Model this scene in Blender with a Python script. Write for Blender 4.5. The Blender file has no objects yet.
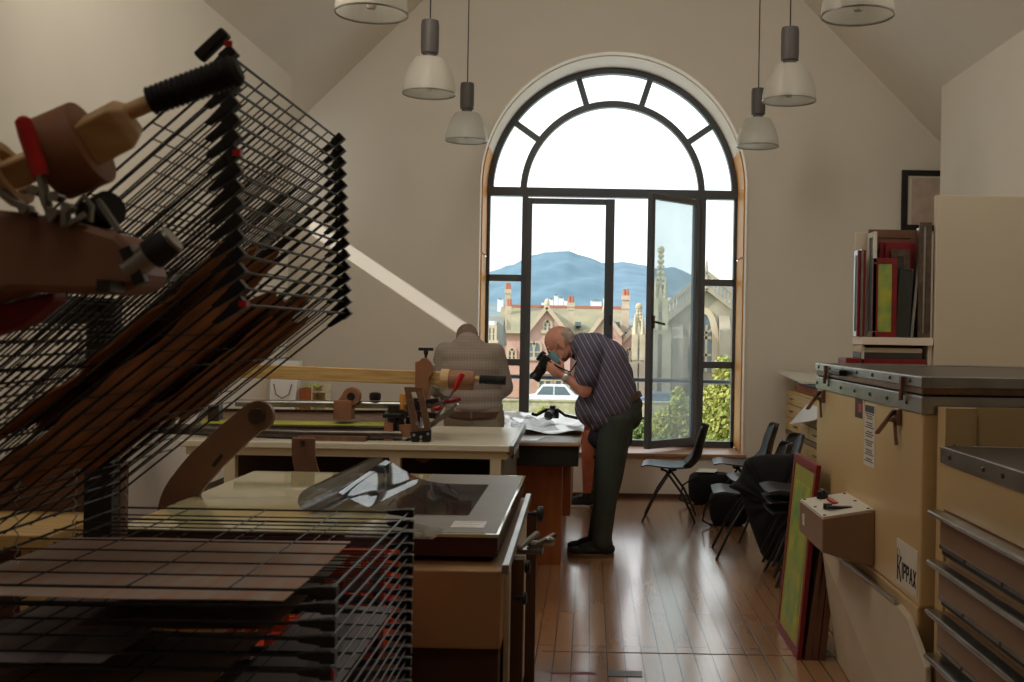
import bpy, bmesh, math, random
from mathutils import Vector, Matrix, Euler
random.seed(7)
sc = bpy.context.scene
col = sc.collection
# ---------------------------------------------------------------- camera, world, sun, added fill lamps, exposure
F = 1100.0; VX = 590.0; VY = 333.0; CZ = 1.5; ROLL = math.radians(1.0)
cam_d = bpy.data.cameras.new('camera'); cam = bpy.data.objects.new('camera', cam_d); col.objects.link(cam)
cam.location = (0, 0, CZ)
cam.rotation_euler = (Matrix.Rotation(math.radians(90), 4, 'X') @ Matrix.Rotation(ROLL, 4, 'Z')).to_euler()
cam_d.sensor_width = 36; cam_d.lens = 36 * F / 1024
cam_d.shift_x = (512 - VX) / 1024; cam_d.shift_y = (VY - 341) / 1024
cam_d.clip_end = 12000; cam_d.clip_start = 0.05
cam_d.dof.use_dof = True; cam_d.dof.focus_distance = 7.6; cam_d.dof.aperture_fstop = 9
sc.camera = cam
sc.view_settings.view_transform = 'Standard'; sc.view_settings.look = 'None'
sc.view_settings.gamma = 1; sc.view_settings.use_curve_mapping = False
sc.view_settings.exposure = 0.0
sc.cycles.use_denoising = True
sc.cycles.max_bounces = 8; sc.cycles.transparent_max_bounces = 24; sc.cycles.diffuse_bounces = 5
sc.cycles.glossy_bounces = 4; sc.cycles.sample_clamp_indirect = 6
sc.cycles.caustics_reflective = False; sc.cycles.caustics_refractive = False
w = bpy.data.worlds.new('sky'); sc.world = w; w.use_nodes = True
wn = w.node_tree.nodes; wl = w.node_tree.links
bg = wn['Background']; bg.inputs[1].default_value = 1.75
tc = wn.new('ShaderNodeTexCoord'); sp = wn.new('ShaderNodeSeparateXYZ'); rp = wn.new('ShaderNodeValToRGB')
wl.new(tc.outputs['Generated'], sp.inputs[0]); wl.new(sp.outputs[2], rp.inputs[0]); wl.new(rp.outputs[0], bg.inputs[0])
rp.color_ramp.elements[0].position = 0.0; rp.color_ramp.elements[0].color = (.90, .97, 1.0, 1)
rp.color_ramp.elements[1].position = 0.2; rp.color_ramp.elements[1].color = (.97, 1.0, 1.02, 1)
sd = bpy.data.lights.new('sun', 'SUN'); sun = bpy.data.objects.new('sun', sd); col.objects.link(sun)
SUN = Vector((1.0, .46, -.65)); sun.rotation_euler = SUN.to_track_quat('-Z', 'Y').to_euler()
sun.location = (-20, -30, 30)
sd.energy = 4.2; sd.angle = math.radians(.6); sd.color = (1, .95, .88)
def area(name, loc, target, sx, sy, e, c=(1, .90, .77)):
    d = bpy.data.lights.new(name, 'AREA'); d.shape = 'RECTANGLE'; d.size = sx; d.size_y = sy; d.energy = e; d.color = c
    o = bpy.data.objects.new(name, d); col.objects.link(o); o.location = loc
    o.rotation_euler = (Vector(target) - Vector(loc)).to_track_quat('-Z', 'Y').to_euler()
    return o
# added fill lamps hung under the closed ceiling, out of view
area('skylight_daylight', (-1.25, 5.4, 4.78), (.3, 7.6, 2.0), 1.1, 3.6, 74)
area('skylight_daylight', (1.66, 5.4, 4.78), (.6, 7.6, 2.0), 1.1, 3.6, 28)
area('skylight_daylight', (-1.2, .2, 4.78), (0, 1.6, 1.0), 1.1, 2.0, 24)

# ---------------------------------------------------------------- helpers
def lin(c):
    c = c / 255.0
    return c / 12.92 if c <= .04045 else ((c + .055) / 1.055) ** 2.4
def rgb(r, g, b): return (lin(r), lin(g), lin(b), 1)
def P(px, py, Y):
    dx, dy = px - VX, py - VY
    c, s = math.cos(ROLL), math.sin(ROLL)
    ux = dx * c + dy * s; uy = -dx * s + dy * c
    return Vector((ux * Y / F, Y, CZ - uy * Y / F))
def PX(px, Y, py=VY): return P(px, py, Y).x
def PZ(py, Y, px=VX): return P(px, py, Y).z
MATS = {}
def mat(name, c, rough=.6, metal=0, var=0, scale=8, stretch=(1, 1, 1), bump=0, coat=0, c2=None, spec=.5, trans=0, alpha=1, sheen=0, coords='Object'):
    m = bpy.data.materials.new(name); m.use_nodes = True; MATS[name] = m
    nt = m.node_tree; N = nt.nodes; L = nt.links; b = N['Principled BSDF']
    b.inputs['Roughness'].default_value = rough; b.inputs['Metallic'].default_value = metal
    b.inputs['Specular IOR Level'].default_value = spec
    b.inputs['Coat Weight'].default_value = coat; b.inputs['Transmission Weight'].default_value = trans
    b.inputs['Alpha'].default_value = alpha; b.inputs['Coat Roughness'].default_value = .05
    tcn = N.new('ShaderNodeTexCoord'); mp = N.new('ShaderNodeMapping'); mp.inputs['Scale'].default_value = stretch
    nz = N.new('ShaderNodeTexNoise'); nz.inputs['Scale'].default_value = scale; nz.inputs['Detail'].default_value = 4
    L.new(tcn.outputs[coords], mp.inputs[0]); L.new(mp.outputs[0], nz.inputs['Vector'])
    if c2 is None:
        k = 1 - var; c2 = (c[0] * k, c[1] * k, c[2] * k, 1)
        cc = (c[0] * (1 + var * .3), c[1] * (1 + var * .3), c[2] * (1 + var * .3), 1)
    else: cc = c
    cr = N.new('ShaderNodeValToRGB'); cr.color_ramp.elements[0].position = .3; cr.color_ramp.elements[1].position = .7
    cr.color_ramp.elements[0].color = c2; cr.color_ramp.elements[1].color = cc
    L.new(nz.outputs[0], cr.inputs[0]); L.new(cr.outputs[0], b.inputs['Base Color'])
    if bump:
        bp = N.new('ShaderNodeBump'); bp.inputs['Strength'].default_value = bump; bp.inputs['Distance'].default_value = .01
        L.new(nz.outputs[0], bp.inputs['Height']); L.new(bp.outputs[0], b.inputs['Normal'])
    return m
class B:
    """collects shapes in world space, builds ONE mesh object"""
    def __init__(s, M=None): s.bm = bmesh.new(); s.M = M or Matrix()
    def _v(s, p): return s.bm.verts.new(s.M @ Vector(p))
    def box(s, x0, y0, z0, x1, y1, z1, R=None, c=None):
        pts = [Vector((x, y, z)) for x in (x0, x1) for y in (y0, y1) for z in (z0, z1)]
        if R is not None:
            c = Vector(c) if c is not None else Vector(((x0+x1)/2, (y0+y1)/2, (z0+z1)/2))
            pts = [c + R @ (p - c) for p in pts]
        v = [s._v(p) for p in pts]
        for f in ((0, 1, 3, 2), (4, 6, 7, 5), (0, 4, 5, 1), (2, 3, 7, 6), (0, 2, 6, 4), (1, 5, 7, 3)):
            s.bm.faces.new([v[i] for i in f])
        return s
    def bar(s, p0, p1, w, h, up=(0, 0, 1)):
        p0, p1 = Vector(p0), Vector(p1); d = (p1 - p0).normalized(); u = Vector(up)
        if abs(d.dot(u)) > .98: u = Vector((1, 0, 0))
        a = d.cross(u).normalized(); u = a.cross(d).normalized()
        v = []
        for p in (p0, p1):
            for i, j in ((-1, -1), (1, -1), (1, 1), (-1, 1)): v.append(s._v(p + a * i * w / 2 + u * j * h / 2))
        for f in ((3, 2, 1, 0), (4, 5, 6, 7), (0, 1, 5, 4), (1, 2, 6, 5), (2, 3, 7, 6), (3, 0, 4, 7)):
            s.bm.faces.new([v[i] for i in f])
        return s
    def tube(s, pts, r, n=8, cap=True):
        pts = [Vector(p) for p in pts]; rs = r if isinstance(r, (list, tuple)) else [r] * len(pts)
        rings = []; prev = None
        for i, p in enumerate(pts):
            if i == 0: d = pts[1] - p
            elif i == len(pts) - 1: d = p - pts[i-1]
            else: d = (pts[i+1] - p).normalized() + (p - pts[i-1]).normalized()
            d.normalize()
            a = prev if prev is not None else (Vector((0, 0, 1)) if abs(d.z) < .9 else Vector((1, 0, 0)))
            a = (a - d * a.dot(d)).normalized(); b = d.cross(a); prev = a
            rings.append([s._v(p + (a * math.cos(t) + b * math.sin(t)) * rs[i]) for t in [2*math.pi*k/n for k in range(n)]])
        for q, t in zip(rings, rings[1:]):
            for k in range(n): s.bm.faces.new((q[k], q[(k+1) % n], t[(k+1) % n], t[k]))
        if cap: s.bm.faces.new(rings[0][::-1]); s.bm.faces.new(rings[-1])
        return s
    def cyl(s, p0, p1, r, r1=None, n=16): return s.tube([p0, p1], [r, r if r1 is None else r1], n)
    def lathe(s, prof, c, n=24, axis=(0, 0, 1), cap=True):
        c = Vector(c); ax = Vector(axis).normalized(); a = Vector((1, 0, 0)) if abs(ax.x) < .9 else Vector((0, 1, 0))
        a = (a - ax * a.dot(ax)).normalized(); b = ax.cross(a); rings = []
        for r, h in prof:
            r = max(r, 1e-4)
            rings.append([s._v(c + ax * h + (a * math.cos(t) + b * math.sin(t)) * r) for t in [2*math.pi*k/n for k in range(n)]])
        for q, t in zip(rings, rings[1:]):
            for k in range(n): s.bm.faces.new((q[k], q[(k+1) % n], t[(k+1) % n], t[k]))
        if cap: s.bm.faces.new(rings[0][::-1]); s.bm.faces.new(rings[-1])
        return s
    def prism(s, poly, d):
        """poly: list of 3d points; extruded by vector d"""
        d = Vector(d); a = [s._v(p) for p in poly]; b = [s._v(Vector(p) + d) for p in poly]; n = len(a)
        s.bm.faces.new(a[::-1]); s.bm.faces.new(b)
        for i in range(n): s.bm.faces.new((a[i], a[(i+1) % n], b[(i+1) % n], b[i]))
        return s
    def quad(s, *p): s.bm.faces.new([s._v(q) for q in p]); return s
    def grid(s, fn, nu, nv):
        g = [[s._v(fn(i/nu, j/nv)) for j in range(nv+1)] for i in range(nu+1)]
        for i in range(nu):
            for j in range(nv): s.bm.faces.new((g[i][j], g[i+1][j], g[i+1][j+1], g[i][j+1]))
        return s
    def ell(s, c, r, R=None, n=12):
        c = Vector(c); R = R or Matrix.Identity(3); rings = []
        for i in range(1, n):
            th = math.pi*i/n
            rings.append([s._v(c + R @ Vector((r[0]*math.sin(th)*math.cos(t), r[1]*math.sin(th)*math.sin(t), r[2]*math.cos(th)))) for t in [2*math.pi*k/(2*n) for k in range(2*n)]])
        top = s._v(c + R @ Vector((0, 0, r[2]))); bot = s._v(c + R @ Vector((0, 0, -r[2]))); m = 2*n
        for q, t in zip(rings, rings[1:]):
            for k in range(m): s.bm.faces.new((q[k], t[k], t[(k+1) % m], q[(k+1) % m]))
        for k in range(m):
            s.bm.faces.new((top, rings[0][k], rings[0][(k+1) % m])); s.bm.faces.new((bot, rings[-1][(k+1) % m], rings[-1][k]))
        return s
    def cap(s, p0, r0, p1, r1):
        s.cyl(p0, p1, r0, r1, 14); s.ell(p0, (r0*.998,)*3, n=8); s.ell(p1, (r1*.998,)*3, n=8); return s
    def build(s, name, m, parent=None, smooth=False, bevel=0, solid=0, remesh=0, sm=0, subsurf=0):
        bmesh.ops.recalc_face_normals(s.bm, faces=s.bm.faces)
        W = wmat(parent) if parent else Matrix.Identity(4)
        if parent is None:
            vs = [v.co for v in s.bm.verts]
            c = Vector(((min(v.x for v in vs)+max(v.x for v in vs))/2, (min(v.y for v in vs)+max(v.y for v in vs))/2, min(v.z for v in vs)))
            W = Matrix.Translation(c)
        s.bm.transform(W.inverted())
        me = bpy.data.meshes.new(name); s.bm.to_mesh(me); s.bm.free()
        o = bpy.data.objects.new(name, me); col.objects.link(o)
        if parent is None: o.location = W.translation
        else: o.parent = parent
        me.materials.append(MATS[m] if isinstance(m, str) else m)
        mods = False
        if remesh:
            md = o.modifiers.new('r', 'REMESH'); md.mode = 'VOXEL'; md.voxel_size = remesh; md.use_smooth_shade = True; mods = True
            md = o.modifiers.new('s', 'SMOOTH'); md.iterations = sm or 3; md.factor = .5
        if solid:
            md = o.modifiers.new('so', 'SOLIDIFY'); md.thickness = solid; md.offset = 0; mods = True
        if bevel:
            md = o.modifiers.new('b', 'BEVEL'); md.width = bevel; md.segments = 2; md.limit_method = 'ANGLE'; mods = True
        if subsurf:
            md = o.modifiers.new('ss', 'SUBSURF'); md.levels = subsurf; md.render_levels = subsurf; mods = True
        if mods:
            dg = bpy.context.evaluated_depsgraph_get(); nm = bpy.data.meshes.new_from_object(o.evaluated_get(dg))
            o.modifiers.clear(); o.data = nm; nm.name = name
            if not nm.materials: nm.materials.append(MATS[m] if isinstance(m, str) else m)
        if smooth or remesh or subsurf:
            for p in o.data.polygons: p.use_smooth = True
            if not (remesh or subsurf):
                try: o.data.set_sharp_from_angle(angle=math.radians(40))
                except Exception: pass
        return o
def wmat(o):
    M = o.matrix_basis.copy()
    while o.parent: o = o.parent; M = o.matrix_basis @ M
    return M
def tag(o, label=None, cat=None, group=None, kind=None):
    if label: o['label'] = label
    if cat: o['category'] = cat
    if group: o['group'] = group
    if kind: o['kind'] = kind
    return o
def thing(name, loc, label, cat, group=None, rz=0):
    o = bpy.data.objects.new(name, None); col.objects.link(o); o.location = loc; o.rotation_euler = (0, 0, rz)
    o.empty_display_size = .1
    return tag(o, label, cat, group)
def copy_tree(o, parent=None, loc=None, label=None, group=None, rz=None):
    kids = list(o.children); c = o.copy(); col.objects.link(c); c.parent = parent
    if loc is not None: c.location = loc
    if rz is not None: c.rotation_euler.z = rz
    if label: c['label'] = label
    if group: c['group'] = group
    for k in kids: copy_tree(k, c)
    return c
def struct(o): o['kind'] = 'structure'; return o
def RY(a): return Matrix.Rotation(a, 3, 'Y')
def RX(a): return Matrix.Rotation(a, 3, 'X')
def RZ(a): return Matrix.Rotation(a, 3, 'Z')

# ---------------------------------------------------------------- materials
mat('plaster', rgb(232, 226, 214), .9, var=.04, scale=1.5)
mat('reveal_white', rgb(242, 230, 214), .7, var=.03, scale=3)
mat('partition_paint', rgb(212, 200, 178), .85, var=.04, scale=2)
mat('black_wire', rgb(26, 26, 28), .38, spec=.5, var=.1)
mat('black_plastic', rgb(20, 20, 22), .4, var=.2)
mat('black_rubber', rgb(28, 28, 30), .7, var=.2, scale=40)
mat('black_shell', rgb(24, 25, 28), .42, var=.1)
mat('window_metal', rgb(84, 90, 98), .45, var=.05)
mat('orange_wood', rgb(228, 156, 62), .5, var=.12, scale=3, stretch=(6, 6, 1))
mat('sill_wood', rgb(176, 130, 96), .4, var=.15, scale=4, stretch=(1, 8, 8))
mat('steel', rgb(165, 165, 162), .3, 1, var=.25, scale=12)
mat('brushed_aluminium', rgb(190, 190, 188), .32, 1, var=.3, scale=6)
mat('dark_steel', rgb(92, 84, 78), .35, .9, var=.25, scale=20)
mat('pine', rgb(214, 182, 118), .6, c2=rgb(186, 146, 86), scale=5, stretch=(1, 14, 14))
mat('light_beech', rgb(220, 186, 140), .5, c2=rgb(200, 160, 112), scale=6, stretch=(1, 10, 10))
mat('brown_bakelite', rgb(160, 112, 80), .55, c2=rgb(138, 92, 66), scale=9)
mat('brown_arm', rgb(122, 86, 66), .5, var=.18, scale=6)
mat('dark_arm', rgb(142, 100, 78), .45, var=.2, scale=5)
mat('red_grip', rgb(190, 26, 26), .35, var=.25, scale=60)
mat('dark_red_grip', rgb(130, 24, 34), .4, var=.2, scale=60)
mat('bronze', rgb(140, 108, 88), .4, .5, var=.3, scale=30)
mat('cream_paint', rgb(226, 214, 184), .45, var=.05, scale=3)
mat('cream_top', rgb(228, 222, 200), .22, var=.05, scale=3)
mat('tan_metal', rgb(186, 146, 104), .42, var=.08, scale=2)
mat('dark_brown_board', rgb(86, 56, 40), .6, var=.15, scale=4)
mat('darkred_edge', rgb(72, 34, 28), .45, var=.2)
mat('black_board', rgb(24, 22, 20), .55, var=.3, scale=20)
mat('orange_brown_ply', rgb(170, 100, 56), .45, c2=rgb(150, 84, 46), scale=3, stretch=(6, 6, 1))
mat('grey_metal', rgb(140, 138, 134), .45, .2, var=.1)
mat('khaki_glass', rgb(204, 198, 156), .05, var=.1, scale=2, coat=.6)
mat('kippax_cream', rgb(216, 187, 138), .33, var=.05, scale=1.5)
mat('kippax_white', rgb(216, 204, 184), .5, c2=rgb(196, 182, 158), scale=2)
mat('drawer_brown', rgb(150, 120, 96), .4, var=.06)
mat('dark_grey_top', rgb(92, 90, 88), .35, .5, var=.15, scale=4)
mat('paper', rgb(240, 241, 242), .3, var=.03, coat=.5, spec=.8)
mat('white_label', rgb(220, 214, 200), .7, var=.03)
mat('grey_text', rgb(80, 80, 84), .8, var=.1)
mat('black_text', rgb(26, 24, 24), .8)
mat('red_paint', rgb(132, 26, 30), .5, var=.2, scale=10)
mat('yellowgreen_mesh', rgb(176, 172, 60), .5, c2=rgb(150, 160, 62), scale=5)
mat('greenyellow_print', rgb(196, 190, 60), .5, c2=rgb(110, 160, 100), scale=10)
mat('brown_board', rgb(120, 84, 64), .6, c2=rgb(98, 66, 50), scale=5)
mat('dark_mesh', rgb(64, 66, 62), .5, var=.2)
mat('scratched_brown', rgb(104, 84, 68), .5, c2=rgb(70, 56, 46), scale=25)
mat('picture_print', rgb(206, 190, 174), .5, c2=rgb(180, 160, 146), scale=9)
mat('maple', rgb(222, 186, 124), .5, c2=rgb(206, 168, 106), scale=4, stretch=(6, 1, 12))
mat('orange_folder', rgb(190, 100, 58), .7, var=.25, scale=20)
mat('orange_plastic', rgb(220, 74, 22), .45, var=.1)
mat('black_cloth', rgb(15, 15, 17), .9, var=.3, scale=20, bump=.3)
mat('lamp_grey', rgb(86, 82, 80), .5, var=.08)
mat('skin', rgb(214, 156, 136), .5, c2=rgb(200, 136, 116), scale=12)
mat('skin_dark', rgb(186, 112, 84), .5, c2=rgb(168, 94, 70), scale=12)
mat('grey_hair', rgb(186, 172, 160), .8, var=.25, scale=60)
mat('brown_grey_hair', rgb(130, 108, 92), .8, var=.3, scale=60)
mat('green_trousers', rgb(62, 72, 66), .9, var=.15, scale=12, bump=.2)
mat('khaki_trousers', rgb(128, 116, 96), .9, var=.12, scale=14, bump=.2)
mat('brown_leather', rgb(92, 62, 46), .5, var=.2)
mat('navy_cloth', rgb(34, 38, 58), .9, var=.2)
mat('mask_blue', rgb(128, 186, 200), .8, var=.08)
mat('watch_silver', rgb(225, 225, 225), .3, .6)
mat('shoe_dark', rgb(26, 28, 28), .7, var=.2)
mat('shoe_sole', rgb(112, 84, 62), .7)
mat('shoe_white', rgb(210, 210, 205), .7)
mat('pink_sandstone', rgb(200, 164, 154), .9, c2=rgb(178, 144, 134), scale=.9)
mat('pale_stone', rgb(198, 182, 160), .9, c2=rgb(176, 160, 138), scale=.7)
mat('church_stone', rgb(170, 160, 144), .9, c2=rgb(138, 130, 116), scale=.45)
mat('spire_stone', rgb(190, 182, 160), .9, c2=rgb(160, 152, 130), scale=.8)
mat('slate', rgb(128, 128, 120), .8, c2=rgb(106, 108, 104), scale=.6)
mat('moss_slate', rgb(152, 144, 116), .85, c2=rgb(130, 126, 106), scale=.5)
mat('red_ridge', rgb(170, 106, 86), .8)
mat('dark_glass', rgb(96, 110, 118), .15, spec=.6)
mat('teal_paint', rgb(70, 128, 136), .6)
mat('white_render', rgb(226, 226, 226), .8, var=.06, scale=.3)
mat('car_white', rgb(226, 232, 238), .3, coat=.4)
mat('car_blue', rgb(96, 116, 140), .3, coat=.4)
mat('tarmac', rgb(150, 146, 140), .9, var=.1)
mat('grass', rgb(170, 176, 96), .95, c2=rgb(120, 136, 66), scale=.25)
mat('hill_forest', rgb(98, 128, 146), 1, c2=rgb(84, 114, 132), scale=.012, bump=.6)  # distance haze is put into the wooded hill's colour as a blue tint
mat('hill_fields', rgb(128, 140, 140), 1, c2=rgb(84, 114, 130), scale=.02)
mat('leaf_yellow', rgb(176, 172, 84), .7, c2=rgb(124, 136, 64), scale=1.2)
mat('leaf_green', rgb(120, 136, 76), .7, c2=rgb(80, 98, 54), scale=1.2)
mat('bark', rgb(90, 76, 60), .9)
mat('stone_wall', rgb(180, 172, 150), .9, c2=rgb(140, 134, 114), scale=2.5)
# glass kinds
def glassmat(name, tint, refl, dust=0, dustc=(.7, .75, .75, 1)):
    m = bpy.data.materials.new(name); m.use_nodes = True; MATS[name] = m; nt = m.node_tree; N = nt.nodes; L = nt.links
    N.remove(N['Principled BSDF']); out = N['Material Output']
    t = N.new('ShaderNodeBsdfTransparent'); t.inputs[0].default_value = tint
    g = N.new('ShaderNodeBsdfGlossy'); g.inputs['Roughness'].default_value = .02
    mx = N.new('ShaderNodeMixShader'); mx.inputs[0].default_value = refl
    L.new(t.outputs[0], mx.inputs[1]); L.new(g.outputs[0], mx.inputs[2]); last = mx
    if dust:
        d = N.new('ShaderNodeBsdfDiffuse'); d.inputs[0].default_value = dustc
        tr = N.new('ShaderNodeBsdfTranslucent'); tr.inputs[0].default_value = dustc
        ad = N.new('ShaderNodeMixShader'); ad.inputs[0].default_value = .6
        L.new(d.outputs[0], ad.inputs[1]); L.new(tr.outputs[0], ad.inputs[2])
        nz = N.new('ShaderNodeTexNoise'); nz.inputs['Scale'].default_value = 2.2; mr = N.new('ShaderNodeMapRange')
        mr.inputs['To Min'].default_value = dust * .4; mr.inputs['To Max'].default_value = dust * 1.6
        tcn = N.new('ShaderNodeTexCoord'); L.new(tcn.outputs['Object'], nz.inputs['Vector']); L.new(nz.outputs[0], mr.inputs[0])
        m2 = N.new('ShaderNodeMixShader'); L.new(mr.outputs[0], m2.inputs[0]); L.new(mx.outputs[0], m2.inputs[1]); L.new(ad.outputs[0], m2.inputs[2]); last = m2
    L.new(last.outputs[0], out.inputs[0]); return m
glassmat('window_glass', (.97, .99, .98, 1), .02)
glassmat('dusty_glass', (.80, .86, .86, 1), .03, .18)
glassmat('acetate_film', (.30, .31, .34, 1), .22)
glassmat('plastic_wrap', (.9, .9, .9, 1), .12, .14)
# ribbed acrylic lamp bowl
m = mat('acrylic_bowl', rgb(226, 222, 210), .25, var=.02); N = m.node_tree.nodes; L = m.node_tree.links
tr = N.new('ShaderNodeBsdfTranslucent'); tr.inputs[0].default_value = (.8, .8, .78, 1)
tp = N.new('ShaderNodeBsdfTransparent'); a1 = N.new('ShaderNodeMixShader'); a1.inputs[0].default_value = .45
a2 = N.new('ShaderNodeMixShader'); a2.inputs[0].default_value = .32
L.new(N['Principled BSDF'].outputs[0], a1.inputs[1]); L.new(tr.outputs[0], a1.inputs[2])
L.new(a1.outputs[0], a2.inputs[1]); L.new(tp.outputs[0], a2.inputs[2]); L.new(a2.outputs[0], N['Material Output'].inputs[0])
# plank floor
m = mat('plank_floor', rgb(150, 98, 62), .3); N = m.node_tree.nodes; L = m.node_tree.links; b = N['Principled BSDF']
tcn = N.new('ShaderNodeTexCoord'); mp = N.new('ShaderNodeMapping'); mp.inputs['Rotation'].default_value = (0, 0, math.radians(90))
br = N.new('ShaderNodeTexBrick'); br.inputs['Scale'].default_value = 1; br.inputs['Brick Width'].default_value = 1.7
br.inputs['Row Height'].default_value = .082; br.inputs['Mortar Size'].default_value = .0032; br.inputs['Mortar Smooth'].default_value = .3
br.inputs['Color1'].default_value = rgb(186, 142, 102); br.inputs['Color2'].default_value = rgb(164, 120, 84); br.inputs['Mortar'].default_value = rgb(48, 30, 22)
br.offset = .37; br.offset_frequency = 3
L.new(tcn.outputs['Object'], mp.inputs[0]); L.new(mp.outputs[0], br.inputs['Vector'])
nz = N.new('ShaderNodeTexNoise'); nz.inputs['Scale'].default_value = 3; mp2 = N.new('ShaderNodeMapping'); mp2.inputs['Scale'].default_value = (14, 1.2, 1)
nz.inputs['Detail'].default_value = 6
L.new(tcn.outputs['Object'], mp2.inputs[0]); L.new(mp2.outputs[0], nz.inputs['Vector'])
mxn = N.new('ShaderNodeMix'); mxn.data_type = 'RGBA'; mxn.blend_type = 'MULTIPLY'; mxn.inputs[0].default_value = .5
crn = N.new('ShaderNodeValToRGB'); crn.color_ramp.elements[0].color = (.62, .6, .58, 1); crn.color_ramp.elements[1].color = (1.1, 1.08, 1.05, 1)
L.new(nz.outputs[0], crn.inputs[0]); L.new(br.outputs['Color'], mxn.inputs[6]); L.new(crn.outputs[0], mxn.inputs[7]); L.new(mxn.outputs[2], b.inputs['Base Color'])
nz2 = N.new('ShaderNodeTexNoise'); nz2.inputs['Scale'].default_value = 1.6; mr = N.new('ShaderNodeMapRange')
mr.inputs['To Min'].default_value = .12; mr.inputs['To Max'].default_value = .32; b.inputs['Coat Weight'].default_value = .8; b.inputs['Coat Roughness'].default_value = .16; b.inputs['Specular IOR Level'].default_value = .7
L.new(tcn.outputs['Object'], nz2.inputs['Vector']); L.new(nz2.outputs[0], mr.inputs[0]); L.new(mr.outputs[0], b.inputs['Roughness'])
bp = N.new('ShaderNodeBump'); bp.inputs['Strength'].default_value = .35; bp.inputs['Distance'].default_value = .004; bp.invert = True
nz3 = N.new('ShaderNodeTexNoise'); nz3.inputs['Scale'].default_value = 2.5
ad = N.new('ShaderNodeMath'); ad.operation = 'ADD'; L.new(br.outputs['Fac'], ad.inputs[0]); m3 = N.new('ShaderNodeMath'); m3.operation = 'MULTIPLY'; m3.inputs[1].default_value = .45; L.new(nz3.outputs[0], m3.inputs[0]); L.new(m3.outputs[0], ad.inputs[1])
L.new(tcn.outputs['Object'], nz3.inputs['Vector'])
L.new(ad.outputs[0], bp.inputs['Height']); L.new(bp.outputs[0], b.inputs['Normal'])
# patterned cloth / print materials
def stripes(name, base, line, freq, axis_dir, width=.25, rough=.85, second=None):
    m = mat(name, base, rough); N = m.node_tree.nodes; L = m.node_tree.links; b = N['Principled BSDF']
    tcn = N.new('ShaderNodeTexCoord'); last = None
    colr = None
    for k, (ax, fr, lc) in enumerate([(axis_dir, freq, line)] + ([second] if second else [])):
        dt = N.new('ShaderNodeVectorMath'); dt.operation = 'DOT_PRODUCT'; dt.inputs[1].default_value = ax
        L.new(tcn.outputs['Object'], dt.inputs[0])
        ml = N.new('ShaderNodeMath'); ml.operation = 'MULTIPLY'; ml.inputs[1].default_value = fr; L.new(dt.outputs['Value'], ml.inputs[0])
        fr_ = N.new('ShaderNodeMath'); fr_.operation = 'FRACT'; L.new(ml.outputs[0], fr_.inputs[0])
        lt = N.new('ShaderNodeMath'); lt.operation = 'LESS_THAN'; lt.inputs[1].default_value = width; L.new(fr_.outputs[0], lt.inputs[0])
        mx = N.new('ShaderNodeMix'); mx.data_type = 'RGBA'; mx.inputs[6].default_value = base; mx.inputs[7].default_value = lc
        if colr: L.new(colr, mx.inputs[6])
        L.new(lt.outputs[0], mx.inputs[0]); colr = mx.outputs[2]
    L.new(colr, b.inputs['Base Color']); return m
stripes('striped_shirt', rgb(80, 86, 112), rgb(168, 160, 174), 56, (.87, 0, .5), .28, second=((.87, .0, .5), 28, rgb(104, 92, 112)))
stripes('checked_shirt', rgb(156, 144, 134), rgb(146, 133, 123), 48, (1, 0, 0), .4, second=((0, 0, 1), 48, rgb(147, 134, 124)))
mat('orange_print', rgb(206, 196, 190), .8, c2=rgb(212, 168, 142), scale=5, stretch=(7, 1, 1))
stripes('lavender_print', rgb(176, 170, 178), rgb(150, 140, 150), 6, (1, .1, 0), .3)
m = mat('brown_print', rgb(196, 136, 88), .8, c2=rgb(136, 90, 58), scale=14, bump=.2)
mat('tan_print', rgb(176, 150, 124), .8, c2=rgb(140, 112, 92), scale=3)
# ---------------------------------------------------------------- room shell
RX0, RIDGE, RZ_ = .19, .19, 6.3
def zr(x): return 6.3 - abs(x - .19)
LW, RW = -2.52, 2.89            # side wall planes
YB, YF, YW = -3.5, 9.15, 10.1   # rear wall, end of side walls, window wall
ALC_L, ALC_R = -2.9, 3.6
struct(B().box(-3.6, YB - .1, -.12, 4.3, 10.75, 0).build('floor', 'plank_floor'))
# roof / ceiling: two closed slopes, each with an added rooflight frame (below)
for s, x0 in ((-1, ALC_L - .3), (1, ALC_R + .3)):
    b = B(); d = Vector((s * .12, 0, .12))
    b.prism([(.19, YB, 6.3), (x0, YB, zr(x0)), (x0, 10.75, zr(x0)), (.19, 10.75, 6.3)], (0, 0, .2))
    struct(b.build('ceiling', 'plaster'))
struct(B().box(RW, YB, 0, RW + .16, YF, 3.75).box(RW + .16, YF - .12, 0, ALC_R, YF, 3.7).box(ALC_R, YF, 0, ALC_R + .1, YW + .65, 3.2).build('wall_right', 'plaster'))
SZ1, SZ0, SY0, SY1 = 3.09, 2.57, 9.17, 9.96
b = B().box(LW - .16, YB, 0, LW, YF, 3.75).box(ALC_L, YF - .12, 0, LW - .16, YF, 3.7)
b.box(ALC_L - .1, YF - .12, 0, ALC_L, SY0, 3.3).box(ALC_L - .1, SY1, 0, ALC_L, YW + .65, 3.3)
b.box(ALC_L - .1, SY0, 0, ALC_L, SY1, SZ0).box(ALC_L - .1, SY0, SZ1, ALC_L, SY1, 3.3)
struct(b.build('wall_left', 'plaster'))
struct(B().prism([(-3.3, YB, 0), (4, YB, 0), (4, YB, zr(4)), (.19, YB, 6.4), (-3.3, YB, zr(-3.3))], (0, -.15, 0)).build('wall_rear', 'plaster'))
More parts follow.
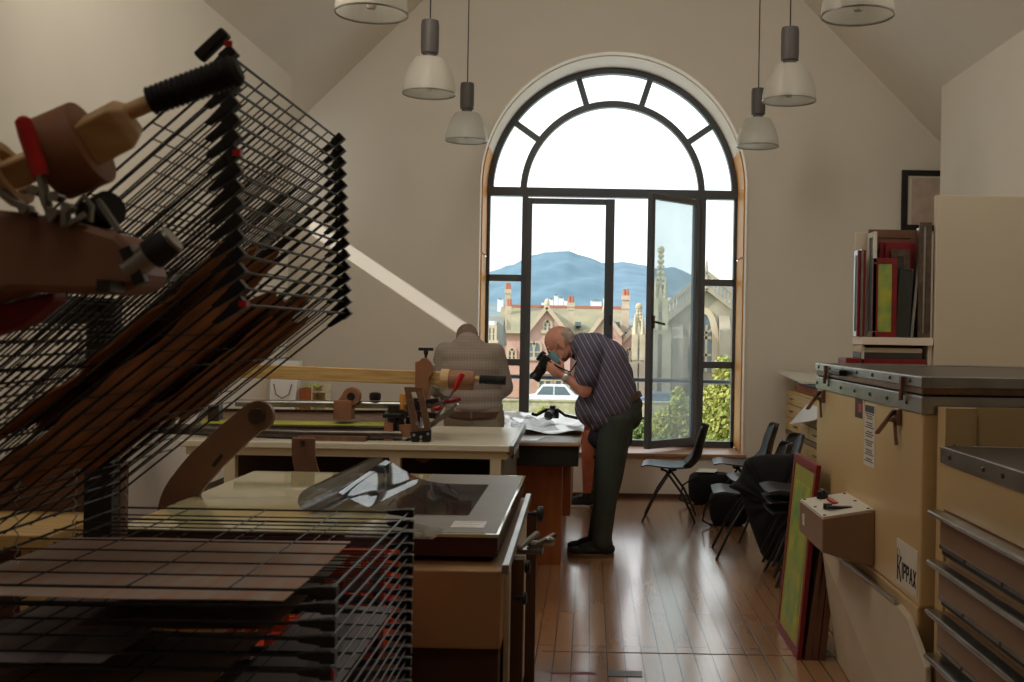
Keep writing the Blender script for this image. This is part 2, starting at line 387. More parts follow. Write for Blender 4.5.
# window wall with arched opening
WX, WZ, WR, SILL = .195, 2.86, 1.235, .41
pts = [(-3.0, 0), (-3.0, zr(-3.0) + .1), (.19, 6.4), (3.7, zr(3.7) + .1), (3.7, 0), (WX + WR, 0), (WX + WR, WZ)]
n = 64
for i in range(1, n): a = math.pi * i / n; pts.append((WX + WR * math.cos(a), WZ + WR * math.sin(a)))
pts += [(WX - WR, WZ), (WX - WR, 0)]
struct(B().prism([(x, YW, z) for x, z in pts], (0, .65, 0)).box(WX - WR, YW + .002, 0, WX + WR, YW + .65, SILL - .03).build('wall_far', 'plaster'))
# reveal: white band at the mouth, groove, wood side linings
def arcband(b, r0, r1, y0, y1, a0=0, a1=math.pi, n=64, cx=WX, cz=WZ):
    for i in range(n):
        t0, t1 = a0 + (a1-a0)*i/n, a0 + (a1-a0)*(i+1)/n
        q = [(cx + r*math.cos(t), cz + r*math.sin(t)) for r, t in ((r0, t0), (r1, t0), (r1, t1), (r0, t1))]
        b.prism([(x, y0, z) for x, z in q], (0, y1 - y0, 0))
    return b
b = B(); arcband(b, WR - .012, WR, YW - .012, YW + .10)
b.box(WX - WR, YW - .012, SILL, WX - WR + .012, YW + .10, WZ).box(WX + WR - .012, YW - .012, SILL, WX + WR, YW + .10, WZ)
struct(b.build('trim_1', 'reveal_white'))
b = B(); arcband(b, WR - .02, WR, YW + .125, YW + .65, math.radians(17), math.radians(163))
struct(b.build('trim_2', 'reveal_white'))
for s in (-1, 1):
    b = B(); x = WX + s * WR
    arcband(b, WR - .022, WR - .001, YW + .125, YW + .60, math.radians(0 if s > 0 else 163.2), math.radians(16.8 if s > 0 else 180), 10)
    for z0, z1 in ((SILL + .02, 2.22), (2.235, WZ - .001)):
        b.box(min(x, x - s*.022), YW + .125, z0, max(x, x - s*.022), YW + .60, z1)
    o = struct(b.build('trim_3' if s < 0 else 'trim_4', 'orange_wood', bevel=.003))
struct(B().box(WX - WR - .02, YW - .05, SILL - .03, WX + WR + .02, YW + .65, SILL).build('trim_5', 'sill_wood', bevel=.006))
for nm, s in (('left', -1), ('right', 1)):
    x = LW if s < 0 else RW
    struct(B().box(min(x, x - s*.015), YB, 0, max(x, x - s*.015), YF, .1).build('baseboard_' + nm, 'reveal_white'))
b = B().box(-2.9, YW - .012, 0, 3.5, YW, .035)
struct(b.build('baseboard_far', 'dark_brown_board'))
# added rooflights, out of view: frames and white panes on the solid ceiling
for i, s in enumerate((-1, 1)):
    c = Vector((.19 + s * 1.45, 5.4, 6.3 - 1.45)); u = Vector((s, 0, -1)).normalized(); nn = Vector((-s, 0, -1)).normalized()
    b = B()
    for k in (-1, 1):
        b.bar(c + u*.6*k + Vector((0, -1.9, 0)) + nn*.02, c + u*.6*k + Vector((0, 1.9, 0)) + nn*.02, .08, .08, nn)
        b.bar(c - u*.6 + Vector((0, 1.9*k, 0)) + nn*.02, c + u*.6 + Vector((0, 1.9*k, 0)) + nn*.02, .08, .08, nn)
    o = struct(b.build('window_%d' % (i + 2), 'window_metal'))
    g = B(); g.prism([c + u*a*.57 + Vector((0, bb*1.87, 0)) + nn*.01 for a, bb in ((-1, -1), (1, -1), (1, 1), (-1, 1))], nn*.01)
    g.build('window_pane', 'reveal_white', o)  # opaque white slab added on the ceiling, not glazing

# ---------------------------------------------------------------- the arched window
FY0, FY1 = 10.66, 10.74; RF = WR - .022
zt = 2.86
xa, xb = -.62, 1.005          # posts
xm = PX(609, 10.7, 330)
L_, R_ = WX - RF, WX + RF
b = B(); arcband(b, RF - .055, RF, FY0, FY1); arcband(b, .835, .895, FY0, FY1, cz=zt)
for a in (35, 72.6, 107.4, 145):
    t = math.radians(a); d = Vector((math.cos(t), 0, math.sin(t)))
    c = Vector((WX, (FY0+FY1)/2, zt)); b.bar(c + d*.88, c + d*(RF - .03), .055, .07, (0, 1, 0))
b.box(L_, FY0 - .02, zt - .045, R_, FY1, zt + .04)                       # transom
b.box(L_, FY0, SILL, L_ + .03, FY1, WZ).box(R_ - .03, FY0, SILL, R_, FY1, WZ)
pl0, pl1 = PX(520.5, 10.7, 330), PX(526, 10.7, 330)
pr0, pr1 = PX(692.5, 10.7, 330), PX(703.5, 10.7, 330)
b.box(pl0, FY0 - .018, SILL, pl1, FY1 - .002, zt - .04).box(pr0, FY0 - .018, SILL, pr1, FY1 - .002, zt - .04)
for y in (278, 362):
    z = PZ(y, 10.7, 505); b.box(L_ + .02, FY0, z - .032, pl0, FY1, z + .032)
for y in (283, 365):
    z = PZ(y, 10.7, 720); b.box(pr1, FY0, z - .032, R_ - .02, FY1, z + .032)
b.box(L_, FY0, SILL, R_, FY1, SILL + .06)
win = struct(b.build('window_1', 'window_metal'))
g = B(); g.box(L_ + .01, 10.70, SILL + .03, pl0 + .01, 10.706, zt).box(pr1 - .01, 10.70, SILL + .03, R_ - .01, 10.706, zt)
gp = [(WX + (RF - .02)*math.cos(math.pi*i/48), 10.70, zt + (RF - .02)*math.sin(math.pi*i/48)) for i in range(49)]
g.prism(gp, (0, .006, 0))
g.build('window_pane', 'window_glass', win)
# closed leaf
def leaf(name, x0, x1, z0, z1, glass, xf=None, st=.055):
    o = B(xf).box(x0, -.03, z0, x0 + .055, .03, z1).box(x1 - st, -.03, z0, x1, .03, z1).box(x0 + .055, -.029, z1 - .055, x1 - st, .029, z1 - .001).box(x0 + .055, -.029, z0 + .001, x1 - st, .029, z0 + .075)
    o = o.build('window_leaf', 'window_metal', win, bevel=.004)
    B(xf).box(x0 + .05, -.003, z0 + .05, x1 - .05, .003, z1 - .05).build('window_pane', glass, o)
    return o
zl1 = 2.80
leaf('l', pl1 - .01, xm + .035, SILL + .05, zl1 - .005, 'window_glass', Matrix.Translation((0, 10.64, 0)), .088)
hx, hy = pr0 + .03, 10.64; fx, fy = PX(647.8, 10.14), 10.12
ang = math.atan2(fy - hy, fx - hx); ln = math.hypot(fy - hy, fx - hx)
o = leaf('r', 0, ln, .44, zl1, 'dusty_glass', Matrix.Translation((hx, hy, 0)) @ Matrix.Rotation(ang, 4, 'Z'), .045)
h = B(Matrix.Translation((hx, hy, 0)) @ Matrix.Rotation(ang, 4, 'Z')); z = PZ(322, 10.15, 650)
h.box(ln - .045, .03, z - .06, ln - .02, .045, z + .06).bar((ln - .03, .06, z), (ln - .15, .075, z - .02), .015, .02)
h.cyl((ln - .03, .03, z), (ln - .03, .065, z), .01)
tag(h.build('window_handle', 'dark_steel', o), 'lever handle of the open leaf')
h = B(); z = PZ(320, 10.6, 609); h.box(xm + .0, 10.595, z - .05, xm + .02, 10.612, z + .05); h.build('window_handle', 'dark_steel', win)
z = PZ(379, 11.0, 600)
o = B().tube([(WX - 1.35, 11.0, z + .012), (WX + 1.35, 11.0, z - .012)], .022, 10)
for x in (WX - 1.33, WX, WX + 1.33): o.cyl((x, 11.0, -.4), (x, 11.0, z), .018)
tag(o.build('balcony_rail', 'window_metal', smooth=True), 'dark metal safety rail running across outside the arched window', 'rail')

# ---------------------------------------------------------------- outside
struct(B().grid(lambda u, v: (-220 + 440*u, 40 + 220*v, -4.6 + .25*math.sin(u*40)*math.cos(v*17)), 40, 30).build('ground', 'grass'))
struct(B().box(-120, 81, -4.6, 120, 91, -4.28).build('street', 'tarmac'))
def interp(pts, x):
    if x <= pts[0][0]: return pts[0][1]
    for (a, b_), (c, d) in zip(pts, pts[1:]):
        if x <= c:
            t = (x - a)/(c - a); t = t*t*(3 - 2*t)*.5 + t*.5; return b_ + (d - b_)*t
    return pts[-1][1]
prof = [(250, 320), (420, 298), (487, 275), (510, 268), (530, 258), (548, 254), (566, 253), (585, 258), (601, 264), (622, 263), (640, 265), (655, 269), (672, 267), (690, 274), (708, 280), (730, 284), (800, 300), (950, 320)]
def hillfn(u, v):
    px = 250 + 700*u; Y = 3000 - 1500*v
    top = CZ + (VY + 1.5 - interp(prof, px))*3000/F
    x = (px - VX)*3000/F
    z = -10 + (top + 10)*(1 - v)**1.15
    z += 7*(math.sin(x*.021 + v*9) * math.sin(v*13 + x*.008) + .6*math.sin(x*.05 + v*21))*min(1, v*3)
    z += 1.2*math.sin(x*.13)*math.sin(x*.051 + 1)
    return (x, Y, z)
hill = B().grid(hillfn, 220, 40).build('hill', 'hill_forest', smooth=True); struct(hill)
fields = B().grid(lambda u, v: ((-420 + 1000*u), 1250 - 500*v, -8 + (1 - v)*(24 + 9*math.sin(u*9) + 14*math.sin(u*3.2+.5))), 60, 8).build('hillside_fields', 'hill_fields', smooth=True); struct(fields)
p = P(575, 252, 3000)
t = thing('radio_mast', (p.x, 3000, p.z - 4), 'pair of thin radio masts on the wooded hilltop', 'mast')
B().cyl((p.x, 3000, p.z - 14), (p.x, 3000, p.z + 22), 1.1, .5, 6).cyl((p.x - 16, 3000, p.z - 14), (p.x - 16, 3000, p.z + 14), 1.0, .5, 6).build('mast_pole', 'grey_metal', t)
B().box(p.x - 2, 2999, p.z + 6, p.x + 2, 3001, p.z + 9).build('antenna', 'grey_metal', t); B().box(p.x - 18, 2999, p.z + 4, p.x - 14, 3001, p.z + 6).build('antenna', 'grey_metal', t)
# far white town houses
town = [(551, 300, 5, 4), (556, 297, 4, 6), (561, 299, 5, 5), (566, 301, 4, 3), (572, 302, 4, 3), (596, 302, 11, 5), (607, 299, 7, 4), (500, 300, 5, 4), (674, 299, 10, 5), (728, 300, 7, 4), (716, 306, 4, 4), (543, 303, 3, 3)]
words = ['leftmost but three', 'tallest left', 'beside the tall one', 'small low', 'lowest', 'wide long', 'flat roofed', 'far left', 'behind the church gable', 'far right', 'lower far right', 'tiny']
for (px, py, ww, hh), wd in zip(town, words):
    c = P(px, py, 900); s = 900/F; z0 = c.z - hh*s*.5 - 8
    t = thing('town_house', (c.x, 900, z0), 'distant pale town building at the foot of the hill, %s' % wd, 'building', 'distant pale town buildings')
    B().box(c.x - ww*s/2, 900, z0, c.x + ww*s/2, 912, c.z + hh*s*.3).build('wall', 'white_render', t)
    B().prism([(c.x - ww*s/2, 899, c.z + hh*s*.3), (c.x + ww*s/2, 899, c.z + hh*s*.3), (c.x, 899, c.z + hh*s*.55)], (0, 14, 0)).build('roof', 'slate', t)
def pp(px, py, Y): q = P(px, py, Y); return (q.x, Y, q.z)
GZ = -4.5
def windowpart(par, px, y0, y1, w, Y, lights=2, arch=True, pane='dark_glass', fr='pale_stone'):
    a = P(px, y0, Y); z0 = P(px, y1, Y).z; z1 = a.z; s = Y/F; hw = w*s/2
    f = B(); f.box(a.x - hw - .18, Y - .12, z0 - .2, a.x - hw, Y + .1, z1).box(a.x + hw, Y - .12, z0 - .2, a.x + hw + .18, Y + .1, z1)
    f.box(a.x - hw - .3, Y - .16, z0 - .3, a.x + hw + .3, Y + .1, z0)
    for k in range(1, lights): x = a.x - hw + 2*hw*k/lights; f.box(x - .09, Y - .1, z0, x + .09, Y + .1, z1)
    lw = 2*hw/lights
    if arch:
        for k in range(lights):
            cx = a.x - hw + lw*(k + .5)
            for i in range(6):
                t0, t1 = math.pi*i/6, math.pi*(i+1)/6
                f.prism([(cx + lw/2*math.cos(t0), Y - .1, z1 + lw*.7*math.sin(t0)), (cx + (lw/2+.18)*math.cos(t0), Y - .1, z1 + (lw*.7+.2)*math.sin(t0)), (cx + (lw/2+.18)*math.cos(t1), Y - .1, z1 + (lw*.7+.2)*math.sin(t1)), (cx + lw/2*math.cos(t1), Y - .1, z1 + lw*.7*math.sin(t1))], (0, .2, 0))
    else: f.box(a.x - hw - .18, Y - .12, z1, a.x + hw + .18, Y + .1, z1 + .25)
    zm = (z0+z1)/2; f.box(a.x - hw, Y - .05, zm - .05, a.x + hw, Y + .05, zm + .05)
    o = f.build('window', fr, par)
    g = B()
    for k in range(lights):
        cx = a.x - hw + lw*(k + .5)
        q = [(cx - lw/2, Y - .02, z0), (cx + lw/2, Y - .02, z0), (cx + lw/2, Y - .02, z1)]
        if arch: q += [(cx + lw/2*math.cos(math.pi*i/6), Y - .02, z1 + lw*.7*math.sin(math.pi*i/6)) for i in range(1, 6)]
        q += [(cx - lw/2, Y - .02, z1)]
        g.prism(q, (0, .04, 0))
    g.build('pane', pane, o)
def chimney(par, px, y0, y1, w, Y, m='pale_stone'):
    a = P(px, y0, Y); z0 = P(px, y1, Y).z; s = Y/F*w/2
    o = B().box(a.x - s, Y, z0, a.x + s, Y + 2*s, a.z - .9).box(a.x - s*1.3, Y - s*.3, a.z - .9, a.x + s*1.3, Y + s*2.3, a.z - .5).box(a.x - s*1.2, Y - s*.2, z0 + (a.z - z0)*.55, a.x + s*1.2, Y + s*2.2, z0 + (a.z - z0)*.62).build('chimney', m, par)
    p_ = B()
    for k in (-.5, .5): p_.cyl((a.x + s*k, Y + s, a.z - .5), (a.x + s*k, Y + s, a.z + .1), .16, .13, 8)
    p_.build('chimney_pot', 'red_ridge', o)
# pink sandstone school-like building with gables
Yb = 100
bd = thing('sandstone_building', pp(560, 402, Yb), 'pink sandstone building with steep gables, slate roofs and tall chimneys across the street', 'building')
x0, x1 = P(499, 333, Yb).x, P(652, 333, Yb).x
B().box(x0, Yb, GZ, x1, Yb + 12, P(560, 334, Yb).z).build('wall', 'pink_sandstone', bd)
e = P(560, 334, Yb).z; rg = P(560, 306, Yb).z
B().prism([(x0 - .3, Yb - .5, e), (x0 - .3, Yb + 6, rg), (x0 - .3, Yb + 12.5, e)], (P(628, 306, Yb).x - x0, 0, 0)).build('roof', 'moss_slate', bd)
B().prism([(P(628, 306, Yb).x, Yb - .5, e - .6), (P(628, 306, Yb).x, Yb + 5, rg - 1.6), (P(628, 306, Yb).x, Yb + 12.5, e - .6)], (2.0, 0, 0)).build('roof', 'slate', bd)
B().box(x0, Yb + 5.8, rg - .05, P(628, 306, Yb).x, Yb + 6.2, rg + .2).build('roof_ridge', 'red_ridge', bd)
def gable(apx, apy, lx, rx, ey, Yg, wm='pink_sandstone'):
    B().prism([pp(lx, 402, Yg), pp(rx, 402, Yg), pp(rx, ey, Yg), pp(apx, apy, Yg), pp(lx, ey, Yg)], (0, Yb - Yg + .5, 0)).build('gable_wall', wm, bd)
    r = B()
    for ex in (lx, rx):
        a, c = Vector(pp(apx, apy - 1.5, Yg - .2)), Vector(pp(ex + (-2 if ex == lx else 2), ey, Yg - .2))
        r.prism([a, c, c + Vector((0, 0, -.35)), a + Vector((0, 0, -.35))], (0, Yb - Yg + 5, 0))
    r.build('gable_roof', 'slate', bd)
    c_ = B()
    for ex in (lx, rx): c_.bar(pp(apx, apy - 1, Yg - .25), pp(ex, ey, Yg - .25), .35, .35)
    c_.ell(pp(apx, apy - 4, Yg - .2), (.25, .25, .5), n=6); c_.build('coping', 'pale_stone', bd)
gable(547, 308, 524, 570, 336, 96)
gable(605, 314, 589, 622, 335, 97)
gable(640, 322, 622, 652, 342, 98)
for a in ((534, 347, 357, 12, 96), (547.5, 324, 330, 6, 96), (562, 381, 389, 12, 96, 2, False), (545, 381, 389, 11, 96, 2, False), (606, 327, 333, 5, 97), (605, 350, 360, 10, 97), (630, 352, 362, 8, 98), (640, 333, 338, 4, 98), (512, 352, 360, 6, 100)):
    windowpart(bd, *a)
for a in ((508, 284, 320, 5, 104), (571, 297, 326, 6, 99), (626, 290, 332, 6.5, 99)): chimney(bd, *a)
for px in (578, 617): # roof lights
    B().box(*[v for v in (P(px - 3, 324, 100.6).x, 100.2, P(px, 326, 100.6).z)], P(px + 3, 324, 100.6).x, 101.6, P(px, 322, 100.6).z).build('roof_window', 'dark_glass', bd)
B().box(P(524, 0, 96).x, 95.8, P(540, 374, 96).z, P(570, 0, 96).x, 96, P(540, 372, 96).z).build('string_course', 'pale_stone', bd)
# grey house at left
Yg = 86
bd2 = thing('grey_house', pp(500, 402, Yg), 'grey slate-roofed house with teal ground floor at the left edge of the window view', 'building')
B().box(P(470, 0, Yg).x, Yg, GZ, P(506, 0, Yg).x, Yg + 6, P(490, 346, Yg).z).build('wall', 'pink_sandstone', bd2)
B().prism([(P(470, 0, Yg).x, Yg - .3, P(490, 346, Yg).z), (P(470, 0, Yg).x, Yg + 3, P(490, 316, Yg).z), (P(470, 0, Yg).x, Yg + 6.3, P(490, 346, Yg).z)], (P(507, 0, Yg).x - P(470, 0, Yg).x, 0, 0)).build('roof', 'slate', bd2)
B().box(P(480, 0, Yg).x, Yg - .4, P(490, 345, Yg).z, P(500, 0, Yg).x, Yg + 3, P(490, 321, Yg).z).build('dormer', 'white_render', bd2)
windowpart(bd2, 492, 328, 340, 5, Yg - .45, 2, False)
windowpart(bd2, 497, 350, 359, 6, Yg, 2, False)
B().box(P(480, 0, Yg).x, Yg - .15, GZ, P(505, 0, Yg).x, Yg + .1, P(490, 367, Yg).z).build('shopfront', 'teal_paint', bd2)
chimney(bd2, 509, 300, 330, 4, Yg + 3)
# church
Yc = 92; bc = thing('church', pp(705, 402, Yc), 'weathered grey stone church front with a steep gable and great pointed window', 'church')
e = P(706, 289, Yc); l = P(664, 323, Yc); r = P(748, 322, Yc)
B().prism([(l.x, Yc, GZ), (r.x, Yc, GZ), (r.x, Yc, r.z), (e.x, Yc, e.z), (l.x, Yc, l.z)], (0, 14, 0)).build('wall', 'church_stone', bc)
rf = B()
for q in (l, r): rf.prism([(e.x, Yc + 1, e.z + .1), (q.x, Yc + 1, q.z + .1), (q.x, Yc + 1, q.z - .3), (e.x, Yc + 1, e.z - .3)], (0, 13, 0))
rf.build('roof', 'slate', bc)
pa = B()
for q in (l, r):
    A, C = Vector((e.x, Yc - .3, e.z + .1)), Vector((q.x, Yc - .3, q.z + .1))
    pa.bar(A, C, .4, .35); pa.bar(A + Vector((0, 0, 1.3)), C + Vector((0, 0, 1.3)), .35, .3)
    for k in range(13): c = A.lerp(C, k/12); pa.bar(c, c + Vector((0, 0, 1.3)), .22, .22, (0, 1, 0))
pa.cyl((e.x, Yc - .3, e.z), (e.x, Yc - .3, e.z + 2.4), .3, .05, 8)
pa.build('pierced_parapet', 'church_stone', bc)
def pointed(par, px, y0, y1, ytop, w, Y, n=2):
    cx = P(px, 0, Y).x; hw = w*Y/F/2; z0 = P(px, y1, Y).z; zs = P(px, y0, Y).z; zt_ = P(px, ytop, Y).z
    def arc(k, off=0):
        pts = []
        for i in range(9):
            t = i/8; x = hw + off - (hw + off)*t**1.6; z = zs + (zt_ - zs + off)*math.sin(t*math.pi/2)**.9; pts.append((cx + k*x, z))
        return pts
    o_, i_ = arc(1, .5), arc(1, 0); f = B()
    for k in (1, -1):
        o_, i_ = arc(k, .55), arc(k)
        f.prism([(x, Y - .3, z) for x, z in o_] + [(x, Y - .3, z) for x, z in reversed(i_)], (0, .35, 0))
        f.box(min(cx + k*hw, cx + k*(hw+.55)), Y - .3, z0, max(cx + k*hw, cx + k*(hw+.55)), Y + .05, zs)
    for k in range(1, n+1): x = cx - hw + 2*hw*k/(n+1); f.box(x - .1, Y - .2, z0, x + .1, Y + .05, zs + (zt_-zs)*.55)
    f.box(cx - hw, Y - .2, zs - .1, cx + hw, Y + .05, zs + .15).box(cx - hw, Y - .2, (z0+zs)/2 - .1, cx + hw, Y + .05, (z0+zs)/2 + .1)
    f.lathe([(.75, 0), (.95, .0), (.95, .25), (.75, .25)], (cx, Y - .2, zs + (zt_-zs)*.62), 16, (0, 1, 0), cap=False)
    o = f.build('great_window', 'pale_stone', par)
    g = B(); g.prism([(cx - hw, Y - .05, z0), (cx + hw, Y - .05, z0)] + [(x, Y - .05, z) for x, z in arc(1)] + [(x, Y - .05, z) for x, z in reversed(arc(-1)[:-1])], (0, .1, 0))
    g.build('pane', 'dark_glass', o)
pointed(bc, 709, 338, 372, 314, 17, Yc, 2)
pointed(bc, 686, 352, 378, 342, 6, Yc, 1)
bt = B()
for px, yt in ((677, 338), (696, 330), (724, 330), (744, 330)):
    c = P(px, yt, Yc); bt.box(c.x - .45, Yc - 1, GZ, c.x + .45, Yc, c.z).prism([(c.x - .45, Yc - 1, c.z), (c.x - .45, Yc, c.z), (c.x - .45, Yc, c.z + 1.2)], (.9, 0, 0))
bt.build('buttress', 'church_stone', bc)
def spire(px, tip, sh, base, w0, w1, Y, label):
    a, c, d = P(px, tip, Y), P(px, sh, Y), P(px, base, Y); s = Y/F
    t = thing('church_pinnacle', (a.x, Y, GZ), label, 'spire')
    R0, R1 = w0*s/2, w1*s/2
    b = B(); b.lathe([(R0, c.z), (R0*.45, c.z + (a.z-c.z)*.55), (.1, a.z)], (a.x, Y, 0), 8)
    for k in range(1, 9):
        f = k/9; z = c.z + (a.z-c.z)*f; rr = R0*(1 - f*.95) + .08
        for j in range(4): t_ = math.pi/2*j + math.pi/4; b.ell((a.x + rr*math.cos(t_), Y + rr*math.sin(t_), z), (.16, .16, .2), n=4)
    b.ell((a.x, Y, a.z), (.3, .3, .35), n=5); b.build('spire', 'spire_stone', t)
    b = B(); b.box(a.x - R0, Y - R0, d.z, a.x + R0, Y + R0, c.z)
    for i in (-1, 1):
        for j in (-1, 1):
            q = (a.x + i*R0*1.05, Y + j*R0*1.05)
            b.box(q[0] - .22, q[1] - .22, d.z, q[0] + .22, q[1] + .22, c.z + .3).lathe([(.26, c.z + .3), (.02, c.z + 2.0)], (q[0], q[1], 0), 4)
    for i in range(1): b.prism([(a.x - R0, Y - R0 - .1, c.z - .4), (a.x + R0, Y - R0 - .1, c.z - .4), (a.x, Y - R0 - .1, c.z + 1.5)], (0, .25, 0))
    b.build('lantern', 'spire_stone', t)
    g = B().box(a.x - R0*.35, Y - R0 - .03, d.z + .4, a.x + R0*.35, Y - R0 + .02, c.z - .8); g.build('louvre', 'grey_metal', t)
    b = B(); b.box(a.x - R1, Y - R1, GZ, a.x + R1, Y + R1, d.z).box(a.x - R1*1.1, Y - R1*1.1, d.z - .4, a.x + R1*1.1, Y + R1*1.1, d.z)
    for i in (-1, 1): b.box(a.x + i*R1 - .35, Y - R1 - .35, GZ, a.x + i*R1 + .35, Y - R1 + .35, d.z - .2)
    b.build('tower_shaft', 'church_stone', t)
spire(661, 250, 302, 330, 9, 13, 88, 'tall crocketed stone spire rising beside the church gable')
spire(639, 307, 338, 360, 7, 10, 90, 'short stone pinnacle left of the tall spire')
# cars
def car(x, Y, m, label, h=1.5, L=4.4):
    t = thing('car', (x, Y, -4.28), label, 'car'); z = -4.28
    pr = [(0, .3), (0, .75), (.2, .9), (.95, 1.0), (1.55, h), (3.3, h), (4.1, 1.0), (4.4, .9), (4.4, .3)]
    B().prism([(x - L/2 + a*L/4.4, Y - .85, z + q) for a, q in pr], (0, 1.7, 0)).build('body', m, t, bevel=.08)
    B().prism([(x - L/2 + a*L/4.4, Y - .87, z + q) for a, q in ((1.15, 1.0), (1.62, h - .1), (2.4, h - .1), (2.4, 1.0))], (0, .04, 0)).prism([(x - L/2 + a*L/4.4, Y - .87, z + q) for a, q in ((2.5, 1.0), (2.5, h - .1), (3.25, h - .1), (3.75, 1.0))], (0, .04, 0)).build('side_window', 'dark_glass', t)
    for a in (.85, 3.5): B().cyl((x - L/2 + a*L/4.4, Y - .88, z + .33), (x - L/2 + a*L/4.4, Y - .6, z + .33), .33, n=16).build('wheel', 'black_rubber', t)
car(PX(552, 85), 85, 'car_white', 'white van parked on the street beyond the low wall', 1.75)
car(PX(662, 85), 85, 'car_blue', 'dark blue car parked in front of the church', 1.35)
b = B().box(-40, 80, -4.55, 45, 80.6, PZ(401.5, 80, 560)).box(-40, 79.9, PZ(401.5, 80, 560), 45, 80.7, PZ(400, 80, 560))
tag(b.build('street_wall', 'stone_wall'), 'low stone wall with pale coping running along the street', 'wall')
# foliage
def foliage(name, label, cat, blobs, nl, lsize, m, trunk, group=None, par_h=0):
    t = thing(name, trunk[0], label, cat, group)
    b = B(); rnd = random.Random(hash(label) % 1000 if False else len(label)*13)
    tot = sum(r[0]*r[2] for c, r in blobs)
    for c, r in blobs:
        for k in range(int(nl*r[0]*r[2]/tot)):
            d = Vector((rnd.gauss(0, 1), rnd.gauss(0, 1), rnd.gauss(0, 1))).normalized(); q = rnd.random()**.45
            p = Vector(c) + Vector((d.x*r[0], d.y*r[1], d.z*r[2]))*q
            a = Vector((rnd.gauss(0, 1), rnd.gauss(0, 1), rnd.gauss(0, 1))).normalized(); u = a.orthogonal().normalized()*lsize*rnd.uniform(.6, 1.3); v = a.cross(u)*.6
            b.quad(p - u, p + v, p + u, p - v)
    b.build('foliage', m, t)
    tb = B(); z0 = trunk[0][2]
    for c, r in blobs: tb.tube([trunk[0], (trunk[0][0]*.6 + c[0]*.4, trunk[0][1], z0*.4 + c[2]*.6), c], [trunk[1], trunk[1]*.6, trunk[1]*.2], 6)
    tb.build('branches', 'bark', t)
def blob(px, py, Y, rx, rz): c = P(px, py, Y); s = Y/F; return (c, (rx*s, rx*s, rz*s))
foliage('tree', 'bright yellow-green tree right of the window post, nearest the frame edge', 'tree', [blob(724, 372, 46, 12, 18), blob(718, 405, 46, 20, 26), blob(738, 395, 46, 18, 40), blob(722, 430, 46, 22, 22)], 3600, .11, 'leaf_yellow', ((P(722, 460, 46).x, 46, -5), .2))
foliage('shrub', 'tall yellowish shrub seen through the open window leaf', 'shrub', [blob(678, 408, 50, 10, 22), blob(666, 425, 50, 16, 18), blob(690, 420, 50, 14, 24)], 2600, .11, 'leaf_yellow', ((P(676, 460, 50).x, 50, -5), .12))
foliage('shrub', 'green shrub low behind the photographer', 'shrub', [blob(645, 435, 52, 14, 16), blob(628, 440, 52, 14, 12)], 1500, .11, 'leaf_green', ((P(640, 460, 52).x, 52, -5), .1))
foliage('shrub', 'low leafy bush outside behind the table camera', 'shrub', [blob(548, 412, 66, 12, 6), blob(590, 418, 66, 18, 8), blob(535, 420, 66, 10, 8)], 1200, .12, 'leaf_yellow', ((P(560, 430, 66).x, 66, -4.8), .1))
foliage('shrub', 'dark green bushes at the foot of the window view on the right', 'shrub', [blob(665, 446, 44, 20, 10), blob(700, 448, 44, 22, 9), blob(733, 448, 44, 20, 10)], 2200, .10, 'leaf_green', ((P(690, 465, 44).x, 44, -5), .1))
# ---------------------------------------------------------------- drying rack
HX, RR = -1.06, .66          # hinge line and shelf depth
YN, YR = 1.72, 2.47
rack = thing('drying_rack', (-.78, (YN+YR)/2, 0), 'large black wire drying rack with its upper shelves swung up', 'drying rack')
def P2(r, a, z0): return (HX + r*math.cos(a), z0 + r*math.sin(a))
def shelf_obj(z0, a, first=None):
    if first is None:
        b = B(); w = .0015
        nX = 9
        for i in range(nX):
            y = YN + (YR - YN)*i/(nX - 1); rr = .0023 if i in (0, nX-1) else w
            b.cyl((0, y, 0), (RR, y, 0), rr, n=6)
        for r, rr in ((.012, .0026), (.17, w), (.34, w), (.5, w), (RR, .0025)):
            b.cyl((r, YN, 0), (r, YR, 0), rr, n=6)
        o = b.build('shelf', 'black_wire', rack)
        o.data.transform(o.matrix_basis)
        # mesh was stored relative to the rack: move it back to the hinge frame
        o.data.transform(Matrix.Translation(rack.location))
        for y, s in ((YN, -1), (YR, 1)):
            c = B(); c.prism([(RR - .046, y - .006, -.004), (RR + .008, y - .006, -.011), (RR + .012, y - .006, .004), (RR + .004, y - .006, .009), (RR - .05, y - .006, .004)], (0, .013, 0))
            c.box(RR - .012, y - .011, -.010, RR + .012, y + .011, .008)
            k = c.build('corner_cap', 'black_plastic', rack, bevel=.0015)
            k.data.transform(Matrix.Translation(rack.location)); k.parent = o
    else:
        o = first.copy(); col.objects.link(o)
        for ch in first.children: q = ch.copy(); col.objects.link(q); q.parent = o
    o.parent = rack
    o.location = Vector((HX, 0, z0)) - rack.location; o.rotation_euler = (0, -a, 0)
    return o
dz = .0256
first = None; nl = 38
zs = [1.09 - dz*i for i in range(nl)]
for i, z in enumerate(zs):
    o = shelf_obj(z, 0, first); first = first or o
raised = []
for i in range(16):
    a = math.radians(39.4 + i*.2); z = 1.116 + .0243*i; raised.append((z, a)); shelf_obj(z, a, first)
b = B()
for y in (YN - .02, YR + .03):
    b = B().box(HX - .075, y - .022, .12, HX - .012, y + .022, 1.56)
    b.build('post', 'black_plastic', rack, bevel=.003)
B().box(HX - .075, YN, 1.50, HX - .045, YR, 1.56).build('cross_rail', 'black_plastic', rack); B().box(HX - .075, YN, .13, HX - .045, YR, .19).build('cross_rail', 'black_plastic', rack)
for y in (YN - .02, YR + .03): B().box(HX - .08, y - .02, .075, -.36, y + .02, .118).build('foot_rail', 'black_plastic', rack, bevel=.003)
B().box(-.40, YN, .08, -.36, YR, .115).build('foot_rail', 'black_plastic', rack)
